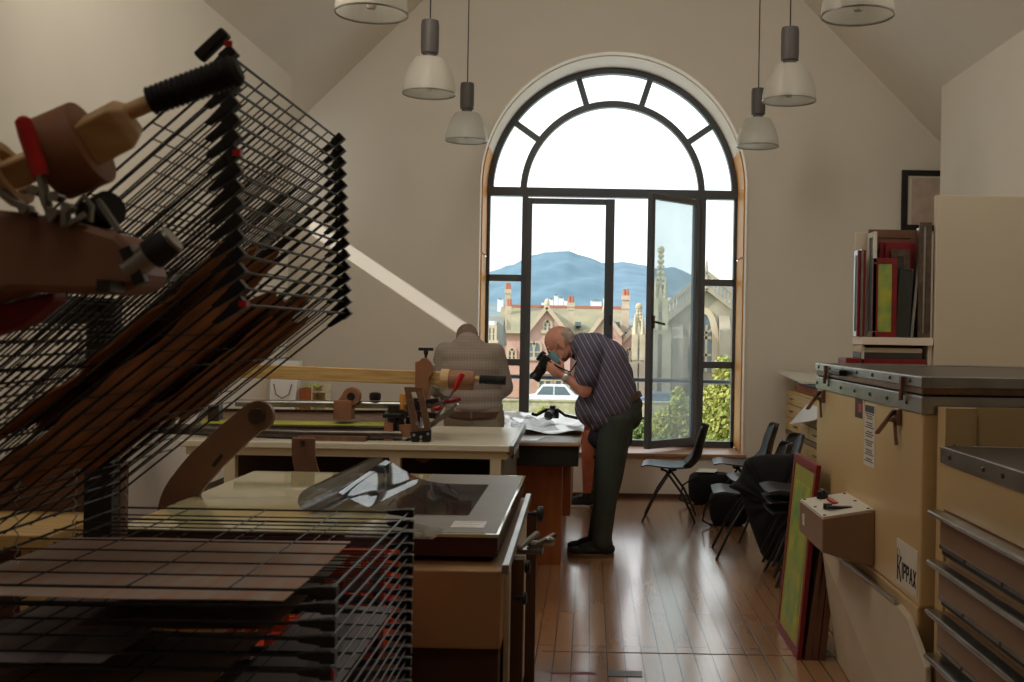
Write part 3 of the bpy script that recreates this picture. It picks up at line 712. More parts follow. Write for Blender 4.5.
for x in (HX - .05, -.38):
    for y in (YN - .02, YR + .03):
        c = B().box(x - .012, y - .018, .045, x + .012, y + .018, .078).cyl((x - .012, y, .038), (x + .012, y, .038), .038, n=18)
        c.build('caster', 'black_rubber', rack)
for y in (YN + .05, YN + .24, YN + .46, YR - .05):       # springs that carry the shelves
    pts = [(HX + .045 + .0035*math.cos(k*1.3), y + .0035*math.sin(k*1.3), .2 + k*(1.30/260)) for k in range(261)]
    B().tube(pts, .0011, 5).build('spring', 'steel', rack)
for z0, a in (raised[0], raised[9]): 
    x, z = P2(RR, a, z0); B().box(x + .004, YN - .013, z - .004, x + .016, YN + .002, z + .006).build('red_tab', 'red_grip', rack)
x, z = P2(RR, *reversed(raised[15]) ) if False else P2(RR, raised[15][1], raised[15][0])
B().bar((x - .045, YN - .005, z - .008), (x - .002, YN - .005, z + .034), .022, .018).build('catch', 'black_plastic', rack, bevel=.004)
B().box(x + .0, YN - .022, z + .008, x + .012, YN - .018, z + .016).build('red_tab', 'red_grip', rack)
B().box(-.392, YN - .014, .955, -.388, YN - .01, .97).build('red_tab', 'red_grip', rack)
# prints lying on shelves
def sheet(name, label, z0, a, r0, r1, y0, y1, m, th=.0012, wave=.004, group='prints lying in the drying rack', curl=0, edge=0):
    b = B()
    def fn(u, v):
        r = r0 + (r1 - r0)*u + edge*(math.sin(v*17) + math.sin(v*31 + 1)*.6)*(1 if u > .5 else -1)*abs(u - .5)*2; y = y0 + (y1 - y0)*v + edge*(math.sin(u*14) + .7*math.sin(u*29 + 2))*(1 if v > .5 else -1)*abs(v - .5)*2
        h = .0045 + wave*(.5 + .5*math.sin(u*9 + v*5)) + curl*(max(0, u - .8)/.2)**2
        x, z = P2(r, a, z0); return (x - h*math.sin(a), y, z + h*math.cos(a))
    b.grid(fn, 24, 16)
    return tag(b.build(name, m, solid=th, smooth=True), label, 'print', group)
sheet('screen_print', 'orange-streaked print on the topmost of the level rack shelves', zs[1], 0, .02, .585, 1.73, 2.22, 'orange_print', wave=.002)
sheet('screen_print', 'grey-lilac print at the left of a level shelf, below the orange-streaked one', zs[5], 0, .02, .30, 1.73, 2.2, 'lavender_print', wave=.002)
sheet('screen_print', 'tan print low in the rack near the bottom left of the photo', zs[7], 0, .10, .45, 1.73, 2.1, 'tan_print', wave=.003)
sheet('screen_print', 'pale print sticking out at the near right of a lower shelf', zs[8], 0, .46, .64, 1.73, 2.42, 'lavender_print', wave=.002)
sheet('screen_print', 'dark red-brown print deep in the level shelves', zs[3], 0, .25, .56, 1.75, 2.35, 'scratched_brown', wave=.002)
sheet('screen_print', 'long brown patterned print on the third raised shelf from below', raised[2][0], raised[2][1], .06, .61, 1.77, 2.36, 'brown_print', wave=.004, edge=.014)
sheet('screen_print', 'brown patterned print with curled pale edge on the fifth raised shelf from below', raised[4][0], raised[4][1], .16, .62, 1.76, 2.10, 'brown_print', th=.004, curl=.012, edge=.016)
sheet('screen_print', 'small brown print behind the curled one on a raised shelf', raised[1][0], raised[1][1], .25, .58, 2.10, 2.42, 'brown_print', edge=.01)
# ---------------------------------------------------------------- orange crate on a carton between rack and table
ct = B().box(-1.0, 2.85, 0, -.56, 3.3, .62).build('cardboard_carton', 'brown_board', bevel=.004); tag(ct, 'brown carton on the floor behind the rack, under the orange crate', 'carton')
b = B()
for z in (.63, .70, .77, .84): 
    for y in (2.9, 3.2): b.box(-.93, y - .006, z, -.545, y + .006, z + .03)
    for x in (-.93, -.551): b.box(x - .006, 2.9, z, x + .006, 3.2, z + .03)
for i in range(9):
    x = -.93 + i*.3795/8; b.box(x - .008, 2.893, .62, x + .008, 2.907, .87).box(x - .008, 3.193, .62, x + .008, 3.207, .87)
b.box(-.57, 2.893, .62, -.53, 2.91, .92).box(-.57, 2.893, .89, -.93, 2.91, .92).box(-.93, 2.9, .62, -.55, 3.2, .63)
tag(b.build('lattice_crate', 'orange_plastic'), 'bright orange plastic lattice crate behind the wire rack', 'crate')

# ---------------------------------------------------------------- near printing table
T1 = thing('screen_printing_table', (-.9, 4.2, 0), 'cream screen printing table with a glass-covered bed and curled film on it, nearest the camera', 'printing table')
zt1 = .85
B().box(-1.50, 3.53, .775, -.285, 4.97, .838).build('bed_frame', 'darkred_edge', T1, bevel=.004)
B().box(-1.51, 3.52, .838, -.28, 4.98, zt1).build('glass_top', 'khaki_glass', T1, bevel=.003)
B().box(-.70, 3.54, .8502, -.29, 4.96, .8512).build('grey_sheet', 'grey_metal', T1)
B().box(-1.50, 3.42, .51, -.262, 4.95, .755).build('cabinet_body', 'tan_metal', T1, bevel=.006)
B().box(-1.49, 3.45, .06, -.27, 4.9, .51).build('lower_cabinet', 'dark_brown_board', T1, bevel=.004)
B().box(-1.5, 3.55, .0, -1.4, 4.85, .06).box(-.42, 3.55, 0, -.32, 4.85, .06).build('plinth', 'black_plastic', T1)
B().bar((-.245, 3.35, .775), (-.245, 4.6, .81), .022, .03).build('side_rail', 'brushed_aluminium', T1, bevel=.003)
B().box(-.262, 3.55, .1, -.245, 4.6, .76).build('side_panel', 'white_label', T1)
B().box(-.25, 3.62, 0, -.205, 3.68, .75).build('leg', 'dark_brown_board', T1)
B().box(-.25, 4.50, 0, -.205, 4.56, .75).build('leg', 'dark_brown_board', T1)
def knob(par, c, axis, s=1.0, stem=.05, name='clamp_knob'):
    c = Vector(c); ax = Vector(axis).normalized()
    b = B().cyl(c, c + ax*stem, .006*s, n=10)
    b.lathe([(.008*s, 0), (.012*s, .006*s), (.012*s, .018*s)], c + ax*stem, 12, ax)
    b.lathe([(.012*s, .014*s), (.024*s, .017*s), (.026*s, .025*s), (.024*s, .034*s), (.01*s, .038*s)], c + ax*stem, 10, ax)
    return b.build(name, 'black_plastic', par, smooth=True)
knob(T1, (-.232, 4.3, .79), (1, 0, 0), 1.2, .02)
knob(T1, (-.232, 3.75, .70), (1, 0, 0), .9, .01)
knob(T1, (-.228, 3.55, .64), (1, 0, 0), .8, .01)
b = B().box(-.24, 3.78, .735, -.15, 3.85, .752).bar((-.2, 3.8, .75), (-.11, 3.86, .79), .02, .014).cyl((-.2, 3.8, .77), (-.12, 3.9, .752), .01).bar((-.23, 3.76, .76), (-.17, 3.84, .80), .018, .012)
b.ell((-.13, 3.84, .775), (.022, .018, .014), n=6).build('toggle_clamp', 'steel', T1, smooth=True)
# curled film
cx = [(-.415, .8535), (-.48, .8535), (-.55, .854), (-.63, .858), (-.70, .872), (-.77, .905), (-.83, .94), (-.88, .958), (-.925, .955), (-.955, .932), (-.965, .90), (-.955, .873), (-.93, .858), (-.90, .8545)]
def cr(t):
    n = len(cx) - 1; f = t*n; i = min(int(f), n-1); q = f - i
    p0, p1, p2, p3 = (Vector(cx[max(0, min(n, k))]) for k in (i-1, i, i+1, i+2))
    return .5*((2*p1) + (p2-p0)*q + (2*p0-5*p1+4*p2-p3)*q*q + (3*p1-p0-3*p2+p3)*q**3)
b = B().grid(lambda u, v: (cr(u).x*(1 if u < .5 else 1) - (.05*(1-v) if u > .3 else .05*(1-v)*u/.3)*1.0, 3.86 + .78*v, max(.8532, .8532 + (cr(u).y - .8532)*(.86 + .14*v))), 72, 8)
tag(b.build('film_sheet', 'acetate_film', smooth=True), 'glossy transparent dark film sheet curling up on the glass table top', 'film')
b = B().box(-.43, 3.72, .8515, -.35, 3.74, .853).box(-.44, 3.68, .8515, -.36, 3.70, .853).box(-.42, 3.64, .8515, -.37, 3.655, .853)
b.box(-.45, 3.63, .8513, -.34, 3.75, .8518)
tag(b.build('registration_strip', 'paper'), 'small pale registration strips near the right corner of the glass', 'strip')
b = B().prism([(-.75, 3.4, .857), (-.47, 3.38, .857), (-.46, 3.56, .857), (-.62, 3.7, .857), (-.75, 3.68, .857)], (0, 0, .002))
tag(b.build('plastic_bag', 'plastic_wrap'), 'crumpled clear plastic draped over the front edge of the near table', 'plastic')
# curved brown arms of the near press
def arm(name, label, pts, w, th, m, par=None, d=(0, 1, 0)):
    b = B(); pts = [Vector(p) for p in pts]; L, R = [], []
    ws = w if isinstance(w, list) else [w]*len(pts)
    for i, p in enumerate(pts):
        q = (pts[min(i+1, len(pts)-1)] - pts[max(i-1, 0)]).normalized(); nrm = Vector(d).cross(q).normalized()*ws[i]/2
        L.append(p + nrm); R.append(p - nrm)
    return L + R[::-1]
def smoothpts(pts, n=6):
    out = []; pts = [Vector(p) for p in pts]
    for i in range(len(pts) - 1):
        p0, p1, p2, p3 = pts[max(0, i-1)], pts[i], pts[i+1], pts[min(len(pts)-1, i+2)]
        for k in range(n):
            q = k/n; out.append(.5*((2*p1) + (p2-p0)*q + (2*p0-5*p1+4*p2-p3)*q*q + (3*p1-p0-3*p2+p3)*q**3))
    out.append(pts[-1]); return out
Ya = 4.2
ctr = smoothpts([P(258, 414, Ya), P(232, 436, Ya), P(205, 462, Ya), P(184, 488, Ya), P(174, 512, Ya), P(170, 560, Ya), P(170, 640, Ya)])
ws = [.115]*6 + [.12]*6 + [.125]*6 + [.13]*6 + [.13]*6 + [.125]*6 + [.12]
A = thing('press_lift_arm', (ctr[-1].x, Ya, 0), 'curved brown flat metal lift arm at the left end of the near press', 'machine arm')
ol = arm('', '', ctr, ws, .02, '')
top = P(258, 416, Ya)
b = B().prism(ol, (0, .03, 0)).cyl((top.x, Ya - .002, top.z), (top.x, Ya + .032, top.z), .059, n=32)
b.box(ctr[-1].x - .06, Ya, 0, ctr[-1].x + .06, Ya + .03, ctr[-1].z + .01); b.build('arm_plate', 'brown_arm', A, bevel=.003)
B().cyl((top.x, Ya - .03, top.z), (top.x, Ya + .06, top.z), .03, n=18).build('pivot_bolt', 'dark_steel', A, smooth=True)
B().bar(P(222, 455, Ya) + Vector((0, -.001, 0)), P(213, 466, Ya) + Vector((0, -.001, 0)), .012, .004, (0, 1, 0)).build('slot', 'black_board', A)
Yb2 = 5.3
ctr = smoothpts([P(303, 438, Yb2), P(303, 455, Yb2), P(306, 470, Yb2), P(312, 486, Yb2)])
A2 = thing('press_support_arm', (ctr[0].x, Yb2, 0), 'short curved brown arm standing behind the glass table', 'machine arm')
B().prism(arm('', '', ctr, [.11]*19, 0, ''), (0, .025, 0)).box(ctr[-1].x - .055, Yb2, 0, ctr[-1].x + .055, Yb2 + .025, ctr[-1].z).build('arm_plate', 'brown_arm', A2, bevel=.003)
B().cyl((ctr[0].x, Yb2 - .012, ctr[0].z - .02), (ctr[0].x, Yb2 + .03, ctr[0].z - .02), .012).build('pivot_bolt', 'dark_steel', A2)

# ---------------------------------------------------------------- second printing table and press
T2 = thing('screen_printing_table', (-1.3, 6.4, 0), 'second cream printing table with open shelf, in front of the man in the checked shirt', 'printing table')
XR = -.415
B().box(-2.15, 5.78, .865, XR, 6.9, .90).build('table_top', 'cream_top', T2, bevel=.005)
B().box(-2.12, 5.80, .825, XR - .01, 6.88, .865).build('trim_edge', 'cream_paint', T2)
for px in (232, 396, 496):
    x = PX(px, 5.84, 460); B().box(x - .028, 5.80, 0, x + .028, 5.86, .825).build('leg', 'cream_paint', T2)
B().box(-2.1, 6.80, 0, -2.04, 6.86, .825).build('leg', 'cream_paint', T2)
B().box(XR - .10, 5.84, 0, XR - .03, 6.88, .825).build('side_panel', 'grey_metal', T2)
B().box(-2.1, 6.45, .3, XR - .1, 6.5, .82).build('back_panel', 'dark_brown_board', T2)
B().box(-2.1, 5.86, .60, XR - .1, 6.45, .63).build('shelf', 'dark_brown_board', T2)
b = B().bar((XR + .01, 5.82, .87), (XR + .01, 6.9, .90), .02, .05).box(XR, 6.1, .80, XR + .03, 6.14, .87).bar((XR + .01, 5.86, .82), (XR + .03, 6.0, .87), .015, .015)
b.build('side_rail', 'brushed_aluminium', T2)
# the press over table two
Yp = 6.1
PR = thing('screen_press', (PX(405, Yp, 430), Yp, .9), 'screen printing press with red-handled clamps, rods and a raised screen on the second table', 'printing press')
def w(px, py, Y=Yp): return P(px, py, Y)
B().tube([w(236, 403), w(330, 404), w(406, 405)], .020, 12).build('rod', 'steel', PR, smooth=True)
B().tube([w(150, 428, 5.95), w(300, 434, 5.95), w(402, 435, 5.95)], .029, 14).build('rod', 'dark_steel', PR, smooth=True)
# screen frame in the press
b = B(); a, c = w(205, 411, 6.35), w(388, 413, 6.35); a2, c2 = w(196, 427, 5.98), w(388, 430, 5.98)
b.bar(a, c, .035, .03).bar(a2, c2, .035, .03).bar(a, a2, .035, .03).bar(c, c2, .035, .03); b.build('screen_frame', 'dark_steel', PR)
B().prism([a, c, c2, a2], (0, 0, .004)).build('screen_mesh', 'bronze', PR)
B().prism([a2.lerp(a, .12) + Vector((0, 0, .008)), c2.lerp(c, .12) + Vector((0, 0, .008)), c2.lerp(c, .36) + Vector((0, 0, .008)), a2.lerp(a, .36) + Vector((0, 0, .008))], (0, 0, .002)).build('yellow_strip', 'yellowgreen_mesh', PR)
q0, q1 = w(300, 440, 5.9), w(367, 441, 5.9)
B().box(q0.x, 5.86, .9, q1.x, 5.95, .925).build('squeegee_tray', 'bronze', PR)
# bracket on the upper rod
q = w(353, 396); b = B()
b.cyl((q.x, Yp - .052, q.z), (q.x, Yp - .003, q.z), .05, n=24)
b.prism([w(344, 392, Yp - .05), w(359, 397, Yp - .05), w(338, 410, Yp - .05), w(332, 408, Yp - .05)], (0, .045, 0)).box(w(343, 0).x, Yp - .06, w(0, 412).z - .005, w(361, 0).x, Yp + .03, w(350, 400).z)
b.build('rod_bracket', 'brown_bakelite', PR, bevel=.003)
B().cyl((q.x, Yp - .056, q.z), (q.x, Yp - .049, q.z), .022).build('bore', 'black_board', PR)
q = w(375, 401); B().lathe([(.03, 0), (.033, .02), (.03, .04), (.012, .045)], (q.x, Yp, q.z + .004), 8).build('clamp_knob', 'black_plastic', PR)
def tknob(px, py, Y, s=1.0, base=None):
    q = P(px, py, Y); b = B().cyl((q.x, Y, q.z - .07*s), (q.x, Y, q.z), .008*s, n=10)
    b.lathe([(.01*s, -.03*s), (.014*s, -.01*s), (.012*s, 0)], (q.x, Y, q.z), 12).box(q.x - .042*s, Y - .01*s, q.z - .004*s, q.x + .042*s, Y + .01*s, q.z + .013*s)
    return b.build('clamp_knob', 'black_plastic', PR, bevel=.002)
q = w(393, 417, 5.94); b = B().box(q.x - .055, 5.93, q.z - .005, q.x + .05, 5.96, q.z + .018); b.box(q.x - .018, 5.935, q.z - .04, q.x + .018, 5.965, q.z); b.build('clamp_knob', 'black_plastic', PR, bevel=.005)
q0 = w(389, 417, 5.94); q1 = w(389, 446, 5.94); B().box(q0.x - .024, 5.93, .9, q0.x + .024, 5.98, q0.z - .03).build('upright', 'brown_bakelite', PR)
q0 = w(408, 430, 5.96); B().box(q0.x - .045, 5.94, q0.z - .035, q0.x + .04, 5.99, q0.z + .03).build('rod_block', 'brown_bakelite', PR)
# slotted plate
Ys = 5.9
o_ = [w(404, 387, Ys), w(422, 387.5, Ys), w(431, 430, Ys), w(430, 443, Ys), w(412, 442, Ys), w(411, 428, Ys)]
i_ = [w(411, 392, Ys), w(417, 392, Ys), w(424, 428, Ys), w(419, 428, Ys)]
b = B()
# ring pieces around the slot
b.prism([o_[0], o_[1], i_[1], i_[0]], (0, .02, 0)).prism([o_[1], o_[2], i_[2], i_[1]], (0, .02, 0)).prism([i_[3], i_[2], o_[2], o_[3], o_[4], o_[5]], (0, .02, 0)).prism([o_[0], i_[0], i_[3], o_[5]], (0, .02, 0))
b.build('slotted_plate', 'bronze', PR)
b = B(); a0, a1 = w(410, 433, Ys - .02), w(431, 431, Ys - .02)
b.prism([w(410, 432, Ys - .02), w(431, 430, Ys - .02), w(431, 441, Ys - .02), w(412, 443, Ys - .02)], (0, .03, 0)); b.build('clamp_plate', 'black_plastic', PR, bevel=.002)
for px, py in ((414, 435), (421, 437), (428, 434), (421, 441), (417, 424)):
    q = w(px, py, Ys - .022); B().lathe([(.008, 0), (.008, .008), (.003, .010)], q, 8, (0, -1, 0)).build('bolt', 'steel', PR)
B().prism([w(413, 443, Ys), w(430, 443, Ys), w(431, 459, Ys), w(424, 464, Ys), (w(416, 460, Ys))], (0, .02, 0)).build('plate_tail', 'bronze', PR)
# carriage block, beam, grip
Yk = 6.15
b = B().prism([w(415, 362, Yk), w(419, 361, Yk), w(422, 358, Yk), w(427, 358, Yk), w(431, 362, Yk), w(433, 366, Yk), w(432, 375, Yk), w(429, 378, Yk), w(428, 400, Yk), w(424, 408, Yk), w(419, 402, Yk), w(415, 390, Yk)], (0, .10, 0))
b.build('carriage_block', 'brown_bakelite', PR, bevel=.004)
tknob(426, 350, 6.2, 1.0)
b = B().bar(w(120, 366, 6.22), w(443, 378.5, 6.22), .085, .075); b.build('beam', 'pine', PR, bevel=.004)
B().box(w(170, 0, 6.22).x - .05, 6.16, .9, w(170, 0, 6.22).x + .05, 6.28, w(170, 371, 6.22).z).build('beam_post', 'brown_bakelite', PR)
B().box(w(421, 0, 6.2).x - .04, 6.17, .9, w(421, 0, 6.2).x + .04, 6.27, w(421, 398, 6.2).z).build('post', 'dark_steel', PR)
a, c = w(441, 378.5, 6.2), w(449, 379, 6.2); B().cyl(a, c, .056, n=28).build('collar_ring', 'light_beech', PR, smooth=True)
a, c = w(449, 379.5, 6.2), w(474, 381, 6.2); B().cyl(a, c, .055, n=28).build('hub', 'brown_bakelite', PR, smooth=True, bevel=.004)
a, c = w(474, 379, 6.2), w(481, 379.4, 6.2); B().cyl(a, c, .015, n=14).build('dowel', 'light_beech', PR, smooth=True)
a, c = w(479.5, 379.2, 6.2), w(506, 380.6, 6.2); d_ = (c - a)/40
b = B().tube([a + d_*k for k in range(41)], [.024 + (.0022 if k % 3 else -.0015) for k in range(41)], 14); b.build('handle_grip', 'black_rubber', PR, smooth=True)
# toggle clamps
def handle(p0, p1, r, m): 
    b = B().tube([p0, p0.lerp(p1, .15), p0.lerp(p1, .8), p1], [r*.7, r, r*.85, r*.6], 10); return b.build('clamp_handle', m, PR, smooth=True)
Yq = 5.98
handle(w(463, 373, Yq), w(454, 391, Yq), .016, 'red_grip')
handle(w(461, 398.5, Yq), w(439, 403, Yq), .016, 'dark_red_grip')
handle(w(442, 407, Yq), w(431, 410, Yq), .017, 'red_grip')
handle(w(412, 406, Yq), w(417, 418, Yq), .013, 'dark_red_grip')
b = B().bar(w(454, 391, Yq), w(446, 403, Yq), .012, .02, (0, 1, 0)).bar(w(432, 387, Yq), w(444, 397, Yq), .012, .016, (0, 1, 0)).bar(w(439, 403, Yq), w(425, 408, Yq), .012, .018, (0, 1, 0)).bar(w(446, 403, Yq), w(436, 417, Yq), .012, .02, (0, 1, 0))
for px, py in ((446, 398), (441, 403), (433, 411), (428, 406), (438, 390)): q = w(px, py, Yq - .02); b.cyl(q, q + Vector((0, .035, 0)), .012, n=10)
b.build('toggle_link', 'steel', PR)
b = B()
for px, py, r in ((399, 423, .03), (405, 415, .02), (400, 432, .024), (404, 443, .018), (396, 437, .02)):
    q = w(px, py, 5.96); b.cyl(q, q + Vector((0, .05, 0)), r, n=8).bar(q, q + Vector((.03, .0, .03)), .014, .014)
b.build('clamp_body', 'dark_steel', PR)
B().bar(w(392, 445, 5.95), w(412, 436, 5.95), .03, .006).build('blade_strip', 'brushed_aluminium', PR)
b = B().bar(w(430, 424, 5.98), w(458, 404, 5.98), .012, .045, (0, 1, 0)).bar(w(428, 428, 5.98), w(455, 409, 5.98), .02, .006, (0, 1, 0))
b.build('blade_holder', 'brushed_aluminium', PR)
a, c = w(404, 394, 6.1), w(402, 411, 6.1); B().cyl(a, c, .022, n=14).build('wood_peg', 'orange_wood', PR, smooth=True)
B().bar(w(398, 412, 6.05), w(440, 416, 6.05), .06, .03).bar(w(418, 405, 6.1), w(440, 402, 6.1), .08, .05).build('carriage_bracket', 'dark_steel', PR)
for px in (215, 394):
    q = w(px, 420, 6.1); B().box(q.x - .03, 6.07, .9, q.x + .03, 6.14, w(px, 405).z).build('upright', 'dark_steel', PR)

# ---------------------------------------------------------------- things by the left end of the window wall
SB = thing('side_table', (-2.1, 8.7, 0), 'low light side table against the left wall holding a bag and boxes', 'table')
zz = PZ(411, 8.7, 290)
B().box(-2.5, 8.3, zz - .03, -1.75, 9.1, zz).build('table_top', 'light_beech', SB, bevel=.004)
for x in (-2.46, -1.79):
    for y in (8.34, 9.06): B().box(x - .02, y - .02, 0, x + .02, y + .02, zz - .03).build('leg', 'grey_metal', SB)
a, c = P(272, 380, 8.6), P(296, 410, 8.6)
bg_ = thing('paper_bag', (a.x + .1, 8.6, zz), 'white paper carrier bag with grey rope handle behind the press rod', 'bag')
B().prism([(a.x, 8.55, zz), (c.x, 8.55, zz), (c.x + .02, 8.6, zz + .40), (a.x - .005, 8.6, zz + .40)], (0, .1, 0)).build('bag_body', 'paper', bg_)
B().tube([(a.x + .03, 8.545, zz + .22), (a.x + .05, 8.535, zz + .14), (a.x + .1, 8.53, zz + .11), (a.x + .15, 8.535, zz + .14), (a.x + .17, 8.545, zz + .22)], .006, 8).build('handle', 'grey_metal', bg_, smooth=True)
a, c = P(301, 388, 8.6), P(313, 402, 8.6)
tag(B().box(a.x, 8.55, zz, c.x, 8.7, a.z).build('wooden_box', 'orange_brown_ply', bevel=.004), 'small orange-brown wooden box beside the white paper bag', 'box')
a, c = P(314, 384, 8.6), P(329, 402, 8.6)
b = B().box(a.x, 8.52, zz, a.x + .008, 8.68, a.z).box(c.x - .012, 8.52, zz, c.x, 8.68, a.z).box(a.x, 8.67, zz, c.x, 8.68, a.z).box(a.x, 8.52, zz, c.x, 8.68, zz + .01).box(a.x, 8.52, zz + .16, c.x, 8.68, zz + .165)
tag(b.build('open_holder', 'cream_paint'), 'open-fronted cream holder right of the wooden box', 'holder')
a, c = P(303, 386, 8.62), P(321, 383, 8.62)
tag(B().grid(lambda u, v: (a.x + (c.x - a.x)*u, 8.56 + .12*v, P(305, 388, 8.6).z + .008 + .016*math.sin(u*7)**2 + .01*v), 12, 5).build('yellow_cloth', 'greenyellow_print', solid=.004, smooth=True), 'folded yellow cloth lying on the small wooden box', 'cloth')

tag(B().box(-2.2, 3.3, 0, -1.40, 3.36, 1.08).build('backing_board', 'brown_board', bevel=.003), 'brown board standing behind the wooden bench, seen through the wire rack at far left', 'board')
bn_ = thing('wooden_bench', (-1.8, 3.1, 0), 'light wooden bench behind the wire rack at the far left', 'bench')
B().box(-2.2, 2.9, .90, -1.42, 3.28, .94).build('bench_top', 'pine', bn_, bevel=.004)
for x in (-2.15, -1.47):
    for y in (2.95, 3.23): B().box(x - .03, y - .03, 0, x + .03, y + .03, .90).build('leg', 'pine', bn_)
# ---------------------------------------------------------------- big cream exposure unit on the right
KX, KN, KF = 1.13, 3.72, 5.45
KB, KT = .587, 1.355
K = thing('exposure_unit', (1.75, 4.6, 0), 'large cream exposure unit with metal-edged lid, latches and a control box on its side', 'exposure unit')
KW = 2.35
B().box(KX, KN, KB, KW, KF, 1.255).build('body', 'kippax_cream', K, bevel=.012)
B().box(KX - .006, KN - .006, 1.245, KW, KF + .006, 1.305).build('rim', 'brushed_aluminium', K, bevel=.003)
B().box(KX + .004, KN + .004, 1.305, KW, KF, 1.312).build('gasket', 'black_rubber', K)
lid = B().box(KX - .004, KN - .004, 1.312, KW, KF + .004, 1.345).build('lid', 'bronze', K, bevel=.003)
b = B().box(KX - .01, KN - .01, 1.335, KX + .02, KF + .01, 1.372).box(KX + .02, KN - .01, 1.335, KW, KN + .02, 1.372).box(KX + .02, KF - .02, 1.335, KW, KF + .01, 1.372)
b.build('lid_trim', 'brushed_aluminium', lid, bevel=.003)
B().box(KX + .02, KN + .02, 1.345, KW, KF - .02, 1.366).build('lid_panel', 'dark_grey_top', lid)
b = B()
for k in range(7):
    y = KN + .12 + k*(KF - KN - .2)/6
    for z in (1.354, 1.275): B().lathe([(.008, 0), (.007, .004), (.002, .006)], (KX - (.010 if z > 1.3 else .006), y + (.05 if z < 1.3 else 0), z), 8, (-1, 0, 0)).build('rivet', 'dark_steel', K)
# tapered base (hopper) with inset side panel
q = B()
pts0 = [(KX + .0, KN + .02, KB), (KW, KN + .02, KB), (KW, KF - .02, KB), (KX + .0, KF - .02, KB)]
pts1 = [(KX + .10, KN + .30, 0), (KW - .1, KN + .30, 0), (KW - .1, KF - .35, 0), (KX + .10, KF - .35, 0)]
v0 = [q._v(p) for p in pts0]; v1 = [q._v(p) for p in pts1]
q.bm.faces.new(v0); q.bm.faces.new(v1[::-1])
for i in range(4): q.bm.faces.new((v0[i], v1[i], v1[(i+1) % 4], v0[(i+1) % 4]))
q.build('tapered_base', 'kippax_cream', K, bevel=.01)
# loose white panel leaning on the base
b = B(); A0 = Vector((1.065, 5.12, .505)); A1 = Vector((1.09, 3.70, .50)); B0 = Vector((1.135, 5.07, .004)); B1 = Vector((1.10, 3.35, .004))
A1 = Vector((P(905, 612, 3.85).x, 3.85, P(905, 612, 3.85).z)); C1 = Vector((P(925, 668, 3.62).x, 3.62, P(925, 668, 3.62).z)); B1 = Vector((1.09, 3.45, .006))
B0 = Vector((P(838, 658, 5.05).x, 5.05, .006)); A0 = Vector((P(820, 545, 5.15).x, 5.15, P(820, 545, 5.15).z))
am = A0.lerp(A1, .92); cm = C1.lerp(A1, .75)
pn = B().prism([A0, am, A1.lerp(C1, .12), cm.lerp(C1, .5), C1, B1, B0], (.022, .004, .006)).build('leaning_panel', 'kippax_white', bevel=.005)
tag(pn, 'pale cream panel with rounded corner leaning against the base of the exposure unit', 'panel')
e = (am - A0).normalized()
B().bar(A0.lerp(am, .12) + Vector((0, 0, .012)), am + Vector((0, 0, .012)), .014, .012).build('metal_edge', 'brushed_aluminium', pn)
c = P(908, 628, 3.9); B().bar((c.x - .006, 3.9, c.z + .03), (c.x - .006, 3.86, c.z - .05), .014, .03).build('latch', 'steel', pn)
# latches
def latch(y, z):
    b = B().box(KX - .018, y - .028, z - .04, KX - .002, y + .028, z + .02).build('latch', 'bronze', K, bevel=.003)
    B().bar((KX - .022, y - .005, z + .015), (KX - .07, y + .05, z - .075), .022, .008).cyl((KX - .03, y - .02, z - .02), (KX - .03, y + .03, z - .02), .009).bar((KX - .02, y, z - .02), (KX - .018, y - .02, z - .11), .01, .01).build('lever', 'bronze', b)
latch(3.99, 1.225); latch(5.28, 1.225)
for y in (3.92, 5.2):
    B().box(KX - .022, y - .012, 1.30, KX - .008, y + .012, 1.365).cyl((KX - .018, y, 1.28), (KX - .018, y, 1.32), .008).build('striker', 'bronze', K)
B().box(KX - .045, 4.78, 1.332, KX - .008, 4.96, 1.358).build('lid_handle', 'black_plastic', K, bevel=.005)
# labels on the face
def decal(par, name, y0, y1, z0, z1, m, x=KX, t=.002): return B().box(x - t, y0, z0, x, y1, z1).build(name, m, par)
y0 = KX*F/(863 - VX); y1 = KX*F/(876 - VX)
s_ = decal(K, 'instruction_sticker', 4.33, 4.50, .985, 1.235, 'white_label')
b = B().box(KX - .003, 4.345, 1.20, KX - .002, 4.485, 1.228)
for k in range(22):
    z = 1.192 - k*.009
    if k % 4 != 3: b.box(KX - .003, 4.35 + (.02 if k % 3 else 0), z, KX - .002, 4.48 - .012*(k % 3), z + .004)
b.build('printed_text', 'grey_text', s_)
s2 = decal(K, 'warning_sticker', 4.52, 4.66, 1.165, 1.245, 'dark_brown_board'); B().box(KX - .003, 4.54, 1.19, KX - .002, 4.60, 1.225).build('red_symbol', 'red_grip', s2); B().box(KX - .0035, 4.505, 1.155, KX - .0005, 4.52, 1.25).build('sticker_edge', 'white_label', s2)
# maker's plate with the word KIPPAX
pl = decal(K, 'name_plate', 3.745, 3.995, .615, .775, 'white_label')
LT = {'K': [[(0, 0), (.22, 0), (.22, 1), (0, 1)], [(.22, .42), (.75, 1), (1, 1), (.4, .5)], [(.3, .55), (.75, 0), (1.02, 0), (.45, .62)]],
      'I': [[(0, 0), (.24, 0), (.24, 1), (0, 1)]],
      'P': [[(0, 0), (.24, 0), (.24, 1), (0, 1)], [(.24, .8), (.75, .8), (.9, 1), (.24, 1)], [(.24, .42), (.8, .42), (.7, .58), (.24, .58)], [(.68, .5), (.95, .5), (.95, .95), (.68, .95)]],
      'A': [[(0, 0), (.24, 0), (.58, 1), (.36, 1)], [(.76, 0), (1, 0), (.64, 1), (.42, 1)], [(.2, .28), (.8, .28), (.8, .42), (.2, .42)]],
      'X': [[(0, 0), (.28, 0), (1, 1), (.72, 1)], [(.72, 0), (1, 0), (.28, 1), (0, 1)]]}
